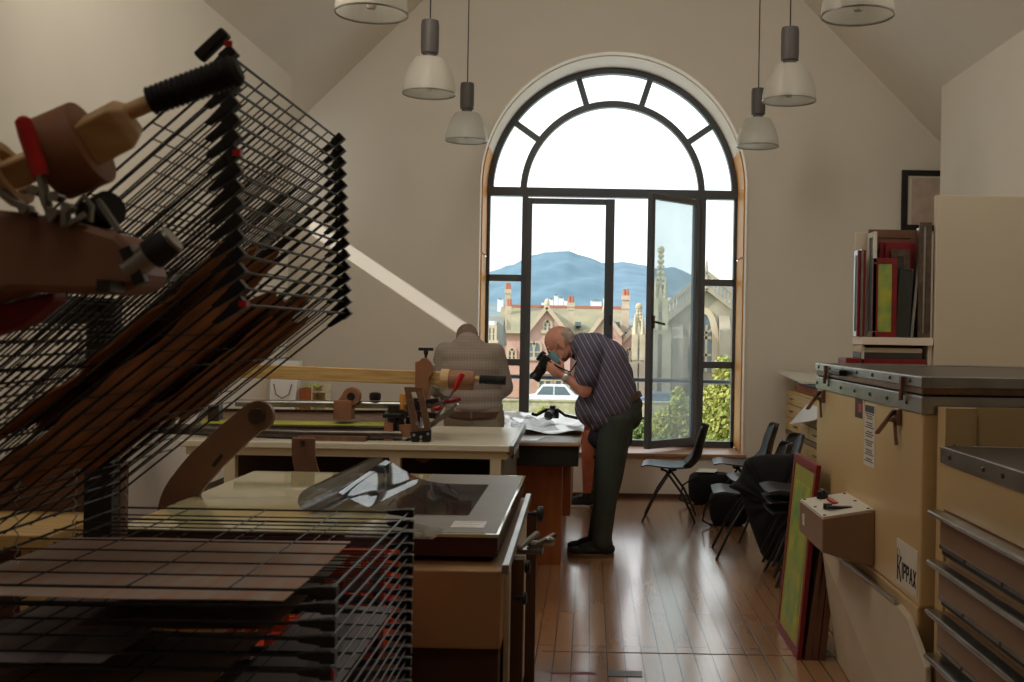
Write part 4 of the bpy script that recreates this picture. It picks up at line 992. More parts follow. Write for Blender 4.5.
b = B(); yy = 3.985
for ch, wd, hh in (('K', .056, .09), ('I', .034, .058), ('P', .034, .058), ('P', .034, .058), ('A', .038, .058), ('X', .036, .058)):
    zb = .645 if ch != 'K' else .63
    for pi, poly in enumerate(LT[ch]):
        b.prism([(KX - .0032 - .0001*pi, yy - u*wd, zb + v*hh) for u, v in poly], (.001, 0, 0))
    yy -= (wd*.36 if ch == 'I' else wd) + .004
b.build('lettering', 'black_text', pl)
B().tube([(KX - .003, 3.97 - .012*math.cos(a)*1.3, .728 + .016*math.sin(a)) for a in [2*math.pi*i/16 for i in range(17)]], .0009, 5).build('swirl_mark', 'grey_text', pl)
# control box
cb = B()
n0, n1 = 4.31, 4.79
prof_ = [(KX, .602), (KX, .822), (.925, .787), (.925, .655)]
cb.prism([(x, n0, z) for x, z in prof_], (0, n1 - n0, 0)); cbo = cb.build('control_box', 'drawer_brown', K, bevel=.004)
dx_, dz_ = (KX - .925), (.822 - .787)
def top(u, v, h=0): return (.925 + dx_*u - h*.17, n0 + (n1 - n0)*v, .787 + dz_*u + h)
B().prism([top(.02, .02, .001), top(.99, .02, .001), top(.99, .98, .001), top(.02, .98, .001)], (0, 0, .005)).build('control_panel', 'white_label', cbo)
for u, v in ((.5, .52), (.5, .58), (.5, .64), (.5, .70)):
    c = top(u, v, .006); B().cyl(c, (c[0], c[1], c[2] + .008), .014, n=12).build('red_button', 'red_grip', cbo)
c = top(.42, .86, .006); B().cyl(c, (c[0], c[1], c[2] + .03), .026, .022, n=14).box(c[0] - .006, c[1] - .03, c[2] + .02, c[0] + .006, c[1] + .03, c[2] + .038).build('dial', 'black_plastic', cbo)
c = top(.45, .25, .006); B().box(c[0] - .05, c[1] - .012, c[2], c[0] + .05, c[1] + .012, c[2] + .012).build('slide_switch', 'black_plastic', cbo)
c = top(.26, .33, .006); B().cyl(c, (c[0], c[1], c[2] + .022), .018, n=12).build('dial', 'black_plastic', cbo)
b = B()
for u, v in ((.08, .08), (.92, .08), (.92, .92), (.08, .92), (.1, .5), (.9, .5)): c = top(u, v, .005); b.cyl(c, (c[0], c[1], c[2] + .004), .007, n=8)
b.build('screws', 'dark_steel', cbo)
B().box(.9215, 4.66, .70, .9245, 4.70, .745).build('label_plate', 'white_label', cbo)

# ---------------------------------------------------------------- metal drawer cabinet, nearest right
DX = 1.14; D0, D1 = 1.9, 3.58
D = thing('drawer_cabinet', (1.7, 2.7, 0), 'cream and brown metal cabinet of wide shallow drawers at the right edge, nearest the camera', 'cabinet')
B().box(DX + .03, D0, 0, 2.3, D1, 1.114).build('carcass', 'kippax_cream', D, bevel=.008)
B().box(DX + .02, D0, 1.114, 2.32, D1 + .02, 1.149).build('worktop', 'dark_grey_top', D, bevel=.004)
tr_ = B().box(DX + .012, D0, 1.096, DX + .024, D1 + .02, 1.151).box(DX + .02, D1 + .015, 1.096, 2.32, D1 + .024, 1.151); tr_.build('edge_strip', 'brushed_aluminium', D, bevel=.002)
for y in (3.5, 3.2, 3.05, 2.85, 2.6): B().lathe([(.009, 0), (.008, .004), (.002, .006)], (DX + .012, y, 1.124), 8, (-1, 0, 0)).build('rivet', 'dark_steel', D)
B().box(DX + .018, D0, .95, DX + .03, D1 - .01, 1.094).build('fascia', 'kippax_cream', D)
for k, zt_ in enumerate((.948, .786, .626, .482, .33, .17)):
    zb = zt_ - (.145 if k < 4 else .14); out = .004 + .002*k
    o = B().box(DX + .004 - out, D0 + .02, zb + .03, DX + .03, D1 - .03, zt_ - .004).build('drawer', 'drawer_brown', D, bevel=.003)
    B().box(DX - .03 - out, D0 + .01, zt_ - .018, DX + .01, D1 + .0, zt_ - .002).build('rolled_edge', 'brushed_aluminium', o, bevel=.006)
    B().box(DX + .008, D0 + .02, zb + .004, DX + .032, D1 - .03, zb + .03).build('shadow_gap', 'black_board', D)
    B().box(DX + .0 - out, D0 + .03, zb + .024, DX + .012, D1 - .04, zb + .036).build('lower_lip', 'steel', o)
    b = B()
    for y in (3.3, 3.0, 2.7): B().lathe([(.007, 0), (.006, .003)], (DX - out, y, zb + .030), 8, (-1, 0, 0)).build('rivet', 'dark_steel', o)
SP = thing('metal_side_panel', (1.6, 3.64, 0), 'cream upright sheet-metal panel with a rounded bend between drawer cabinet and exposure unit', 'panel')
x0 = PX(942.5, 3.64, 430); x1 = PX(975, 3.64, 430)
b = B(); pr_ = [(x0, 3.61), (x0 + .07, 3.61)] + [(x0 + .07 + .045*math.sin(t), 3.655 - .045*math.cos(t)) for t in [i*math.pi/12 for i in range(1, 7)]] + [(x1 + .0, 3.67), (2.3, 3.67)]
b.prism([(x, y, 0) for x, y in pr_] + [(2.3, 3.69, 0), (x0, 3.69, 0)], (0, 0, PZ(408, 3.64, 960))); b.build('panel_sheet', 'kippax_cream', SP)
for z in (.9, 1.15): B().lathe([(.005, 0), (.004, .002)], (x0 + .03, 3.61, z), 8, (0, -1, 0)).build('screw', 'dark_steel', SP)

# ---------------------------------------------------------------- leaning frames with mesh
def leaning(name, label, x0, x1, y0, y1, h, m, mesh=None, group=None, th=.035, fw=.05):
    """frame standing on the floor along Y, leaning to +X: x0 at floor, x1 at the top"""
    L = math.hypot(h, x1 - x0); a = math.atan2(x1 - x0, h)
    M = Matrix.Translation((x0, (y0 + y1)/2, 0)) @ Matrix.Rotation(a, 4, 'Y'); hw = (y1 - y0)/2
    t = thing(name, (x0, (y0+y1)/2, 0), label, 'screen', group)
    b = B(M); b.box(0, -hw, 0, th, hw, fw).box(0, -hw, L - fw, th, hw, L).box(0, -hw, fw, th, -hw + fw, L - fw).box(0, hw - fw, fw, th, hw, L - fw)
    b.build('screen_frame', m, t, bevel=.002)
    if mesh:
        B(M).box(.004, -hw + fw, fw, .007, hw - fw, L - fw).build('mesh', mesh, t)
        B(M).box(.002, -hw + fw + .05, fw + .06, .004, hw - fw - .05, L - fw - .08).build('emulsion_area', 'greenyellow_print' if mesh == 'yellowgreen_mesh' else 'dark_mesh', t)
    else: B(M).box(.004, -hw + fw, fw, .007, hw - fw, L - fw).build('mesh', 'dark_mesh', t)
leaning('silkscreen', 'large red-framed silkscreen with yellow-green mesh leaning beside the exposure unit', .985, 1.062, 5.1, 5.66, .905, 'red_paint', 'yellowgreen_mesh', th=.022, fw=.045)
for k, (lab, h) in enumerate((('brown screen frame directly behind the red-framed silkscreen', .86), ('brown screen frame, second behind the red-framed silkscreen', .57), ('brown screen frame standing closest to the base of the exposure unit', .54))):
    x = 1.020 + .034*k; leaning('silkscreen', lab, x, x + (.073 if k == 0 else .049), 5.10, 5.6, h if k else .58, 'brown_board', None, th=.03)

# ---------------------------------------------------------------- chairs
def chair_parts(t, backrest=True):
    # local frame: faces -X, origin between the feet
    b = B(t.matrix_basis)
    def shell(u, v):
        s = (v - .5)*2; wv = .23
        if u < .5:
            q = u/.5; x = -.22 + .40*q; z = .435 + .012*math.cos(q*math.pi) - .018*math.sin(q*math.pi); hw = wv*(1 - .10*(1-q)**2); z += .03*s*s*(.4 + q*.6); 
            if q < .15: z -= .02*(1 - q/.15)
        else:
            q = (u - .5)/.5; e = min(1, q*3.2); x = .18 + .055*math.sin(e*math.pi/2) + .085*q + .02*s*s*(-1)*(1); z = .423 + .05*(1 - math.cos(min(1, q*2)*math.pi/2)) + .30*q
            hw = wv*(1 - .22*q**2 - .0*q); x -= .045*s*s*(1 - .2*q); z += .03*s*s*(1-q)
            if q > .85: hw *= math.sqrt(max(.0, 1 - ((q-.85)/.17)**2*.55))
        return (x, s*hw, z)
    b.grid(shell, 34, 14).build('seat_shell', 'black_shell', t, solid=.009, smooth=True)
    for s in (-1, 1):
        y = s*.20
        B(t.matrix_basis).tube([(-.20, y*1.08, 0), (-.10, y*.95, .22), (.02, y*.75, .405), (.06, y*.6, .415)], .0095, 10).build('leg', 'black_plastic', t, smooth=True)
        B(t.matrix_basis).tube([(.22, y*1.08, 0), (.12, y*.95, .22), (-.02, y*.78, .405), (-.06, y*.6, .415)], .0095, 10).build('leg', 'black_plastic', t, smooth=True)
    B(t.matrix_basis).tube([(.05, -.15, .41), (.05, .15, .41)], .009, 8).build('seat_rail', 'black_plastic', t)
    B(t.matrix_basis).tube([(-.05, -.15, .41), (-.05, .15, .41)], .009, 8).build('seat_rail', 'black_plastic', t)
g = 'black plastic shell chairs by the window'
c0 = thing('shell_chair', (0, 0, 0), 'black shell chair standing alone in front of the open window leaf', 'chair', g)
chair_parts(c0); c0.location = (.665, 8.98, 0); c0.rotation_euler.z = math.radians(-6)
copy_tree(c0, None, (1.27, 9.2, 0), 'black shell chair with high visible back, beside the right end of the sill', g, math.radians(-4))
copy_tree(c0, None, (1.29, 8.2, 0), 'black shell chair whose back top shows just above the draped black coat', g, math.radians(4))
copy_tree(c0, None, (1.08, 7.55, 0), 'black shell chair with the black coat hung over its back', g, math.radians(-3))
# stack of three
zadd = 0
for k, lab in enumerate(('bottom chair of the stack of three behind the red-framed silkscreen', 'middle chair of the stack of three behind the red-framed silkscreen', 'top chair of the stack of three behind the red-framed silkscreen')):
    copy_tree(c0, None, (1.335 - .012*k, 6.78, .062*k), lab, 'stacked black shell chairs', 0)
# coat
def coatfn(u, v):
    y = 7.20 + .62*u; z = .70 - .66*v
    px0 = 740 + 0*v; 
    x = 1.26 + .05*math.sin(u*13) + .03*math.sin(u*7 + v*9) + .04*v
    return (x, y, z)
b = B()
out = [(1.035, .67), (1.10, .71), (1.36, .725), (1.42, .69), (1.44, .40), (1.40, .03), (1.20, .012), (1.14, .10), (1.07, .28), (1.03, .40), (1.00, .47), (.93, .50), (.97, .53), (1.01, .58)]
from functools import reduce
rng = random.Random(3)
cxm, czm = 1.22, .4
nl_ = 10
rows = []
poly = smoothpts([(x, 0, z) for x, z in out] + [(out[0][0], 0, out[0][1])], 3)
def coat_pt(p, s, yb, k):
    f = .5 + .5*s
    return Vector((cxm + (p.x - cxm)*f, yb, czm + (p.z - czm)*f))
bm_ = B(); ringsF = []
for s, yo in ((1.0, 0), (.97, -.05), (.8, -.085), (.5, -.10), (.2, -.105)):
    r = []
    for i, p in enumerate(poly[:-1]):
        wv = .018*math.sin(i*1.9) + .012*math.sin(i*.7 + s*5)
        r.append(bm_._v((cxm + (p.x - cxm)*s, 7.28 + yo + wv*s, czm + (p.z - czm)*s)))
    ringsF.append(r)
ringsB = []
for s, yo in ((.97, .05), (.6, .07), (.2, .07)):
    ringsB.append([bm_._v((cxm + (p.x - cxm)*s, 7.28 + yo + .012*math.sin(i*1.3), czm + (p.z - czm)*s)) for i, p in enumerate(poly[:-1])])
allr = ringsB[::-1] + ringsF
for q_, t_ in zip(allr, allr[1:]):
    for k in range(len(q_)): bm_.bm.faces.new((q_[k], q_[(k+1) % len(q_)], t_[(k+1) % len(q_)], t_[k]))
bm_.bm.faces.new(allr[0]); bm_.bm.faces.new(allr[-1][::-1])
tag(bm_.build('coat', 'black_cloth', subsurf=1), 'black coat draped over a chair back and hanging to the floor', 'coat')
# bags on the floor
def softbag(name, label, c, r, m='black_cloth', strap=True):
    t = thing(name, (c[0], c[1], 0), label, 'bag'); b = B()
    def fn(u, v):
        a = 2*math.pi*u; ph = math.pi*v
        sx = abs(math.cos(a))**.6*math.copysign(1, math.cos(a)); sy = abs(math.sin(a))**.6*math.copysign(1, math.sin(a))
        rr = max(.02, math.sin(ph))**.3; z = c[2] - r[2]*math.copysign(abs(math.cos(ph))**.7, math.cos(ph))
        k = 1 + .04*math.sin(a*5 + v*7)
        return (c[0] + r[0]*rr*sx*k, c[1] + r[1]*rr*sy*k, z)
    b.grid(fn, 32, 14).build('bag_body', m, t, smooth=True)
    if strap: B().tube([(c[0] - r[0]*.8, c[1] - r[1]*.6, c[2] + r[2]*.7), (c[0] - r[0]*1.3, c[1] - r[1]*1.1, c[2] + r[2]*.3), (c[0] - r[0]*1.45, c[1] - r[1]*1.2, c[2] - r[2]*.6), (c[0] - r[0]*.9, c[1] - r[1]*1.1, .012)], .008, 8).build('strap', m, t, smooth=True)
softbag('camera_bag', 'black shoulder bag on the floor under the window, behind the lone chair', (1.10, 9.78, .14), (.20, .12, .14))
softbag('holdall', 'smaller black bag with looped strap on the floor between the chairs', (1.12, 8.72, .13), (.15, .12, .13))
tag(B().prism([(PX(697, 9.78), 9.70, .29), (PX(716, 9.78), 9.68, .289), (PX(722, 9.78), 9.92, .289), (PX(704, 9.78), 9.95, .29)], (0, 0, .004)).build('paper_sheet', 'white_label'), 'white card lying on top of the black shoulder bag', 'paper')
# ---------------------------------------------------------------- plan chest
PCX = 1.80; PY0, PY1 = 7.7, 10.05; PH = 1.015
C_ = thing('plan_chest', (2.3, 8.9, 0), 'light maple plan chest of shallow drawers against the window wall', 'plan chest')
B().box(PCX + .02, PY0, .0, 2.75, PY1, PH).build('carcass', 'maple', C_, bevel=.004)
z = PH - .02; k = 0
for hgt in (.10, .12, .12, .12, .12, .12, .12):
    z0 = z - hgt
    if k == 3: B().box(PCX, PY0, z - .035, PCX + .03, PY1, z).build('rail', 'bronze', C_); z -= .04; z0 = z - hgt
    for y0, y1 in (((PY0 + .02, PY1 - .02),) if k < 2 else ((PY0 + .02, (PY0+PY1)/2 + .12), ((PY0+PY1)/2 + .135, PY1 - .02))):
        o = B().box(PCX, y0, z0 + .008, PCX + .03, y1, z - .004).build('drawer', 'maple', C_, bevel=.002)
        for yy in ((y0 + .3, y1 - .3) if y1 - y0 > 1.2 else ((y0+y1)/2,)):
            B().tube([(PCX, yy - .05, z0 + hgt*.55), (PCX - .025, yy - .045, z0 + hgt*.5), (PCX - .025, yy + .045, z0 + hgt*.5), (PCX, yy + .05, z0 + hgt*.55)], .005, 6).build('handle', 'steel', o)
    z = z0; k += 1
    if z < .12: break
for j, (dy, c) in enumerate(((0, 'topmost'), (.02, 'middle'), (-.02, 'lowest'))):
    zz_ = PH + .022*(2 - j) + .001
    tag(B().box(PCX + .03 + .01*j, 8.3 + dy, zz_, PCX + .42, 9.75 + dy, zz_ + .019).build('folder', 'orange_folder', bevel=.003), '%s of the three worn orange folders stacked on the plan chest' % c, 'folder', 'orange folders on the plan chest')
q = B(); za = PH + .10
q.prism([(PCX - .10, 9.98, za + .06), (PCX - .08, 8.9, za + .005), (2.5, 8.0, za + .005), (2.7, 9.98, za + .03)], (0, 0, .018))
tag(q.build('portfolio_board', 'white_label'), 'large pale board jutting out over the plan chest, topmost of the pile', 'board')
q = B(); q.prism([(PCX - .06, 9.3, za - .005), (PCX - .0, 8.3, za - .025), (2.4, 8.0, za - .025), (2.4, 9.2, za - .005)], (0, 0, .022))
tag(q.build('portfolio_case', 'black_board'), 'black portfolio case lying under the pale board above the plan chest', 'portfolio')
b = B().grid(lambda u, v: (PCX - .01 - .10*v*(1 - .2*u), 9.0 - .9*u + .25*v, .955 - .19*v + .10*u*v - .0*u), 14, 8)
tag(b.build('paper_sheet', 'paper', solid=.0015, smooth=True), 'white printed sheet curling out of the top drawer of the plan chest', 'paper')
# ---------------------------------------------------------------- partition, shelf unit with screens
struct(B().box(2.035, 6.5, 0, RW - .002, 6.55, 2.352).build('wall_partition', 'partition_paint', bevel=.004))
SY = 6.5; pxm = F/SY
def sx(px, y=290): return PX(px, SY, y)
def sz(py, px=890): return PZ(py, SY, px)
SH = thing('wall_shelf', (1.8, 6.75, 0), 'narrow white shelf unit holding silkscreens beside the beige partition', 'shelf')
B().box(PX(853, 6.72), SY, sz(345), 2.03, 6.74, sz(337.5)).build('shelf_board', 'reveal_white', SH, bevel=.002)
B().box(PX(854, 6.75), 6.742, sz(366), 2.03, 6.76, sz(229)).build('back_panel', 'partition_paint', SH)
B().box(PX(857, 6.72), SY + .03, 0, 2.03, 6.74, sz(366)).build('lower_cupboard', 'partition_paint', SH)
for x in (PX(854, 6.72), 2.005): B().box(x, SY + .02, sz(366), x + .015, 6.74, sz(345)).build('side', 'partition_paint', SH)
b = B()
tag(B().box(sx(848), SY + .02, sz(365.5), sx(928), 6.73, sz(359) ).build('flat_frame', 'red_paint', bevel=.003), 'dark red frame lying flat at the bottom under the shelf', 'screen', 'screens stored flat under the shelf')
tag(B().box(sx(863), SY + .03, sz(358.8), sx(925), 6.73, sz(353)).build('flat_frame', 'dark_mesh', bevel=.003), 'dark flat frame in the middle of the pile under the shelf', 'screen', 'screens stored flat under the shelf')
tag(B().box(sx(863), SY + .03, sz(352.8), sx(925), 6.73, sz(348)).build('flat_frame', 'partition_paint', bevel=.003), 'beige board on top of the pile under the shelf', 'screen', 'screens stored flat under the shelf')
zb_ = sz(337.3)
def shelf_screen(label, x0, x1, ytop, y, frame, mesh, fw=.05, th=.018, lean=0, tilt=0, mins=None):
    y = 6.51 + (y - 6.52)*.5; X0, X1 = PX(x0, y, 290), PX(x1, y, 290); H = PZ(ytop, y, 890) - zb_
    M = Matrix.Translation((X0, y, zb_ + .002)) @ Matrix.Rotation(math.radians(tilt), 4, 'Y')
    t = thing('silkscreen', (X0, y, zb_), label, 'screen', 'silkscreens on the shelf'); w_ = X1 - X0; f = min(fw, w_*.35)
    B(M).box(0, 0, 0, w_, th, f).box(0, 0, H - f, w_, th, H).box(0, 0, f, f, th, H - f).box(w_ - f, 0, f, w_, th, H - f).build('screen_frame', frame, t, bevel=.0015)
    B(M).box(f, th*.3, f, w_ - f, th*.3 + .004, H - f).build('mesh', mesh, t)
def edge_screen(label, x0, x1, ytop, frame, y0=6.52, y1=6.95, tilt=0, m2=None):
    y1 = 6.52 + (y1 - 6.52)*.45
    X0 = PX(x0, y1, 290); X1 = X0 + (x1 - x0)/pxm; H = sz(ytop) - zb_
    M = Matrix.Translation((X0, 0, zb_ + .004)) @ Matrix.Rotation(math.radians(tilt), 4, 'Y'); w_ = X1 - X0
    t = thing('silkscreen', (X0, 6.7, zb_), label, 'screen', 'silkscreens on the shelf')
    B(M).box(0, y0, 0, w_, y1, .03).box(0, y0, H - .03, w_, y1, H).box(0, y0, .03, w_, y0 + .03, H - .03).box(0, y1 - .03, .03, w_, y1, H - .03).build('screen_frame', frame, t)
    B(M).box(w_*.3, y0 + .03, .03, w_*.5, y1 - .03, H - .03).build('mesh', m2 or 'dark_mesh', t)
edge_screen('thin aluminium-edged screen at the far left end of the shelf', 853.6, 855.6, 250, 'brushed_aluminium', 6.51, 6.9)
shelf_screen('narrow red screen at the left end of the shelf', 857.5, 865.5, 251, 6.55, 'red_paint', 'red_paint')
shelf_screen('large brown-backed board, the tallest on the left half of the shelf', 868, 918, 230, 6.88, 'brown_board', 'brown_board')
edge_screen('white-edged screen standing edge-on in front of the brown board', 866.8, 869.8, 232, 'white_label', 6.52, 6.86)
shelf_screen('dark red screen, upper of the two behind the green-mesh one', 879, 912, 242, 6.82, 'red_paint', 'red_paint')
shelf_screen('dark red screen just in front of the upper red one', 885, 914, 243, 6.76, 'red_paint', 'brown_board')
shelf_screen('red screen with bright yellow-green mesh in the middle of the shelf', 873, 897, 258.5, 6.54, 'red_paint', 'greenyellow_print', fw=.03)
shelf_screen('dark brown screen leaning right of the green-mesh one', 892, 911, 250, 6.70, 'scratched_brown', 'dark_mesh', tilt=-1)
shelf_screen('grey mesh screen with thin pale frame, lowest of the dark ones', 896, 910, 268, 6.60, 'dark_mesh', 'dark_mesh', fw=.012, tilt=3)
edge_screen('bright aluminium screen edge leaning left of the scratched frame', 908.6, 911.2, 232, 'brushed_aluminium', 6.53, 6.66, tilt=4.5)
edge_screen('bright aluminium screen edge standing upright by the scratched frame', 914.5, 917.0, 226, 'brushed_aluminium', 6.52, 6.85, tilt=.5)
shelf_screen('tall scratched dark brown frame at the right end of the shelf', 918.8, 931, 222, 6.53, 'scratched_brown', 'scratched_brown')
# framed picture on the window wall
pf = thing('framed_picture', (PX(925, 10.08, 200), 10.08, PZ(228, 10.08, 925)), 'dark-framed picture on the window wall above the shelf', 'picture')
a, c = P(902.5, 170, 10.07), P(955, 231, 10.07)
B().box(a.x, 10.06, c.z, a.x + .05, 10.098, a.z).box(c.x - .05, 10.06, c.z, c.x, 10.098, a.z).box(a.x + .05, 10.06, a.z - .05, c.x - .05, 10.098, a.z).box(a.x + .05, 10.06, c.z, c.x - .05, 10.098, c.z + .05).build('frame', 'black_board', pf)
B().box(a.x + .04, 10.075, c.z + .04, c.x - .04, 10.085, a.z - .04).build('mount', 'white_label', pf)
B().box(a.x + .09, 10.07, c.z + .05, c.x - .05, 10.076, a.z - .07).build('print', 'picture_print', pf)

# ---------------------------------------------------------------- third table with papers
T3 = thing('work_table', (-.26, 8.0, 0), 'work table with black apron and orange-brown cupboard, covered with white sheets', 'table')
tz = .80; TX0, TX1 = -.49, -.045
B().box(TX0, 6.92, tz - .016, TX1, 9.0, tz).build('table_top', 'tan_metal', T3, bevel=.003)
B().box(TX0 + .01, 6.94, .655, TX1 - .015, 8.98, tz - .016).build('apron', 'black_board', T3, bevel=.004)
B().box(TX0 + .02, 7.10, 0, -.165, 8.9, .655).build('cupboard', 'orange_brown_ply', T3, bevel=.003)
B().box(-.165, 7.5, .25, -.115, 8.9, .655).build('side_box', 'orange_brown_ply', T3)
tag(B().box(TX0 + .005, 6.93, tz + .0005, TX1 - .005, 7.25, tz + .004).box(TX0 + .01, 6.96, tz + .004, TX1 - .06, 7.45, tz + .006).build('glass_sheet', 'grey_metal'), 'grey reflective glass sheet on the front end of the work table', 'glass')
b = B().grid(lambda u, v: (TX0 - .30 + .74*u + .02*math.sin(v*6), 7.42 + 1.5*v, tz + .008 + .055*abs(math.sin(u*3.0 + v*2))*max(0, 1 - u*.8)*(.3 + v) + .016*(math.sin(u*15 + v*9) + math.sin(u*7 - v*14) + 2)*.6), 60, 50)
tag(b.build('crumpled_paper', 'paper', smooth=True, solid=.001), 'large crumpled white sheet spread over the work table', 'paper')
tag(B().prism([(TX0 + .02, 7.0, tz + .007), (TX0 + .16, 7.02, tz + .007), (TX0 + .21, 7.3, tz + .007), (TX0 + .02, 7.3, tz + .007)], (0, 0, .002)).build('paper_sheet', 'paper'), 'small white sheet at the near left corner of the work table', 'paper')
def wrapfn(u, v):
    a_ = -1.3 + 2.6*u; r_ = (.02 + .15*v)*(1 + .12*math.sin(u*19)); 
    return (-.36 + math.sin(a_)*r_, 7.47 + .035*math.sin(u*31)*v + .02*v, tz + .018 + math.cos(a_)*r_*.62 + .01*math.sin(u*23)*v)
b = B().grid(wrapfn, 60, 8)
tag(b.build('crumpled_wrap', 'plastic_wrap', solid=.0006), 'crumpled clear plastic wrap standing up on the white sheets', 'plastic')
# black camera with strap on the table
ck = P(553, 410, 8.2)
cm_ = thing('camera', (ck.x, 8.2, tz + .06), 'black camera with strap lying on the white sheets of the work table', 'camera')
B().box(ck.x - .06, 8.17, tz + .06, ck.x + .045, 8.23, tz + .135).box(ck.x - .025, 8.175, tz + .135, ck.x + .02, 8.225, tz + .155).build('camera_body', 'black_plastic', cm_, bevel=.008)
B().cyl((ck.x - .01, 8.17, tz + .095), (ck.x - .03, 8.09, tz + .085), .036, .033, 18).build('lens', 'black_plastic', cm_, smooth=True)
B().tube([(ck.x - .055, 8.18, tz + .12), (ck.x - .12, 8.15, tz + .085), (ck.x - .15, 8.12, tz + .095)], .012, 6).tube([(ck.x + .04, 8.2, tz + .12), (ck.x + .09, 8.18, tz + .085), (ck.x + .18, 8.12, tz + .07), (ck.x + .30, 8.1, tz + .085)], .011, 6).build('strap', 'black_cloth', cm_, smooth=True)
# ---------------------------------------------------------------- floor seam, inlay box and tape
yS = 1.5*F/(652 - VY)
struct(B().box(-.2, yS - .004, 0, 1.3, yS + .004, .0015).build('trim_6', 'dark_brown_board'))
yT = 1.5*F/(673 - VY)
tag(B().box(-.15, yT - .02, .0, .05, yT + .012, .0015).build('floor_tape', 'dark_red_grip'), 'worn red tape line on the floor near the bottom of the photo', 'tape')
b = B().box(PX(608, yT, 673), yT - .045, 0, PX(642, yT, 673), yT + .035, .003)
tag(b.build('floor_socket_lid', 'dark_steel'), 'small dark metal socket lid set in the floor planks', 'floor box')

# ---------------------------------------------------------------- pendant lamps
def lamp(px, py, Y, label, first=None):
    c = P(px, py, Y); top = zr(c.x)
    if first is not None:
        o = copy_tree(first, None, (c.x, c.y, c.z), label, 'pendant lamps')
        for ch in o.children:
            if ch.name.startswith('cable'): ch.scale.z = (top - c.z - .42)/1.0
        return o
    t = thing('pendant_lamp', (c.x, c.y, c.z), label, 'lamp', 'pendant lamps')
    s = .17
    prof = []
    for i in range(19):
        a = i/18; r = s*(1 - .0*a)*math.cos(a*1.17)**.62; prof.append((max(r, .045), a*.225))
    def rib(b_, off):
        rings = []; n = 72
        for r, h in prof:
            rings.append([b_._v((c.x + (r - off + (.0012 if k % 2 else 0))*math.cos(2*math.pi*k/n), c.y + (r - off + (.0012 if k % 2 else 0))*math.sin(2*math.pi*k/n), c.z + h)) for k in range(n)])
        for q_, t_ in zip(rings, rings[1:]):
            for k in range(n): b_.bm.faces.new((q_[k], q_[(k+1) % n], t_[(k+1) % n], t_[k]))
    b = B(); rib(b, 0); b.build('lamp_shade', 'acrylic_bowl', t, smooth=True, solid=.003)
    B().lathe([(s - .003, -.003), (s + .003, -.003), (s + .004, .004), (s - .002, .005)], c, 48, cap=False).build('rim', 'steel', t)
    B().lathe([(.05, .222), (.05, .235), (.042, .24), (.042, .258), (.055, .262), (.058, .30), (.058, .44), (.054, .472), (.0, .478)], c, 32).build('housing', 'lamp_grey', t, smooth=True)
    B().lathe([(.0, .02), (.02, .025), (.024, .05), (.018, .09), (.018, .21), (0, .215)], c, 16).build('bulb', 'white_label', t, smooth=True)
    k = B().cyl((c.x, c.y, c.z + .47), (c.x, c.y, c.z + 1.47), .0045, n=6).build('cable', 'black_rubber', t)
    k.data.transform(Matrix.Translation((0, 0, -.47))); k.location = (0, 0, .47); k.scale.z = (top - c.z - .47)
    return t
l0 = lamp(466.5, 141, 9.0, 'pendant lamp nearest the window in the left row')
lamp(429, 94, 7.1, 'middle pendant lamp of the left row', l0)
lamp(371.5, 14, 5.25, 'pendant lamp cut off by the top edge in the left row, nearest the camera', l0)
lamp(757.5, 146.5, 9.0, 'pendant lamp nearest the window in the right row', l0)
lamp(789, 101, 7.1, 'middle pendant lamp of the right row', l0)
lamp(857.5, 16, 5.25, 'pendant lamp cut off by the top edge in the right row, nearest the camera', l0)

# ---------------------------------------------------------------- raised squeegee arm at the top left, close to the camera
Yh = 1.36
H = thing('squeegee_arm', (-.9, Yh, 0), 'wooden squeegee arm with black ribbed grip and red clamp, raised at the upper left', 'machine arm')
def h(px, py, dY=0): return P(px, py, Yh + dY)
ax = (h(225, 78) - h(0, 172)).normalized()
a, c = h(151, 101), h(232, 72); d_ = (c - a)/64
b = B().tube([a + d_*k for k in range(65)], [.0165 + .0022*(k/64) + (.0014 if k % 4 < 2 else -.001) for k in range(65)], 20); b.lathe([(.0195, 0), (.020, .004), (.014, .010)], c, 20, ax); b.build('handle_grip', 'black_rubber', H, smooth=True)
B().cyl(h(126, 113), h(152, 102), .0105, n=18).build('dowel', 'light_beech', H, smooth=True)
# chamfered square beam end
def sqbeam(p0, p1, w_, ch):
    b = B(); d = (p1 - p0).normalized(); u = Vector((0, 1, 0)); v = d.cross(u).normalized(); u = v.cross(d)
    R45 = math.radians(28); uu = u*math.cos(R45) + v*math.sin(R45); vv = -u*math.sin(R45) + v*math.cos(R45)
    rings = []
    for p, k in ((p0, 1), (p1 - d*.012, 1), (p1, .66)): rings.append([b._v(p + (uu*i + vv*j)*w_/2*k) for i, j in ((-1, -1), (1, -1), (1, 1), (-1, 1))])
    for q_, t_ in zip(rings, rings[1:]):
        for k in range(4): b.bm.faces.new((q_[k], q_[(k+1) % 4], t_[(k+1) % 4], t_[k]))
    b.bm.faces.new(rings[0][::-1]); b.bm.faces.new(rings[-1]); return b
sqbeam(h(-90, 216), h(70, 150), .034, 0).build('beam', 'light_beech', H, bevel=.003)
sqbeam(h(76, 149), h(133, 119), .054, 0).build('beam_end', 'light_beech', H, bevel=.003)
B().cyl(h(50, 160), h(92, 142), .053, n=40).build('hub', 'brown_bakelite', H, smooth=True, bevel=.002)
b = B(); p0, p1 = h(2, 177), h(13, 172); d = (p1 - p0).normalized()
b.lathe([(.030, 0), (.042, 0), (.042, (p1-p0).length), (.030, (p1-p0).length), (.030, 0)], p0, 36, d, cap=False); b.build('collar_ring', 'light_beech', H, smooth=True)
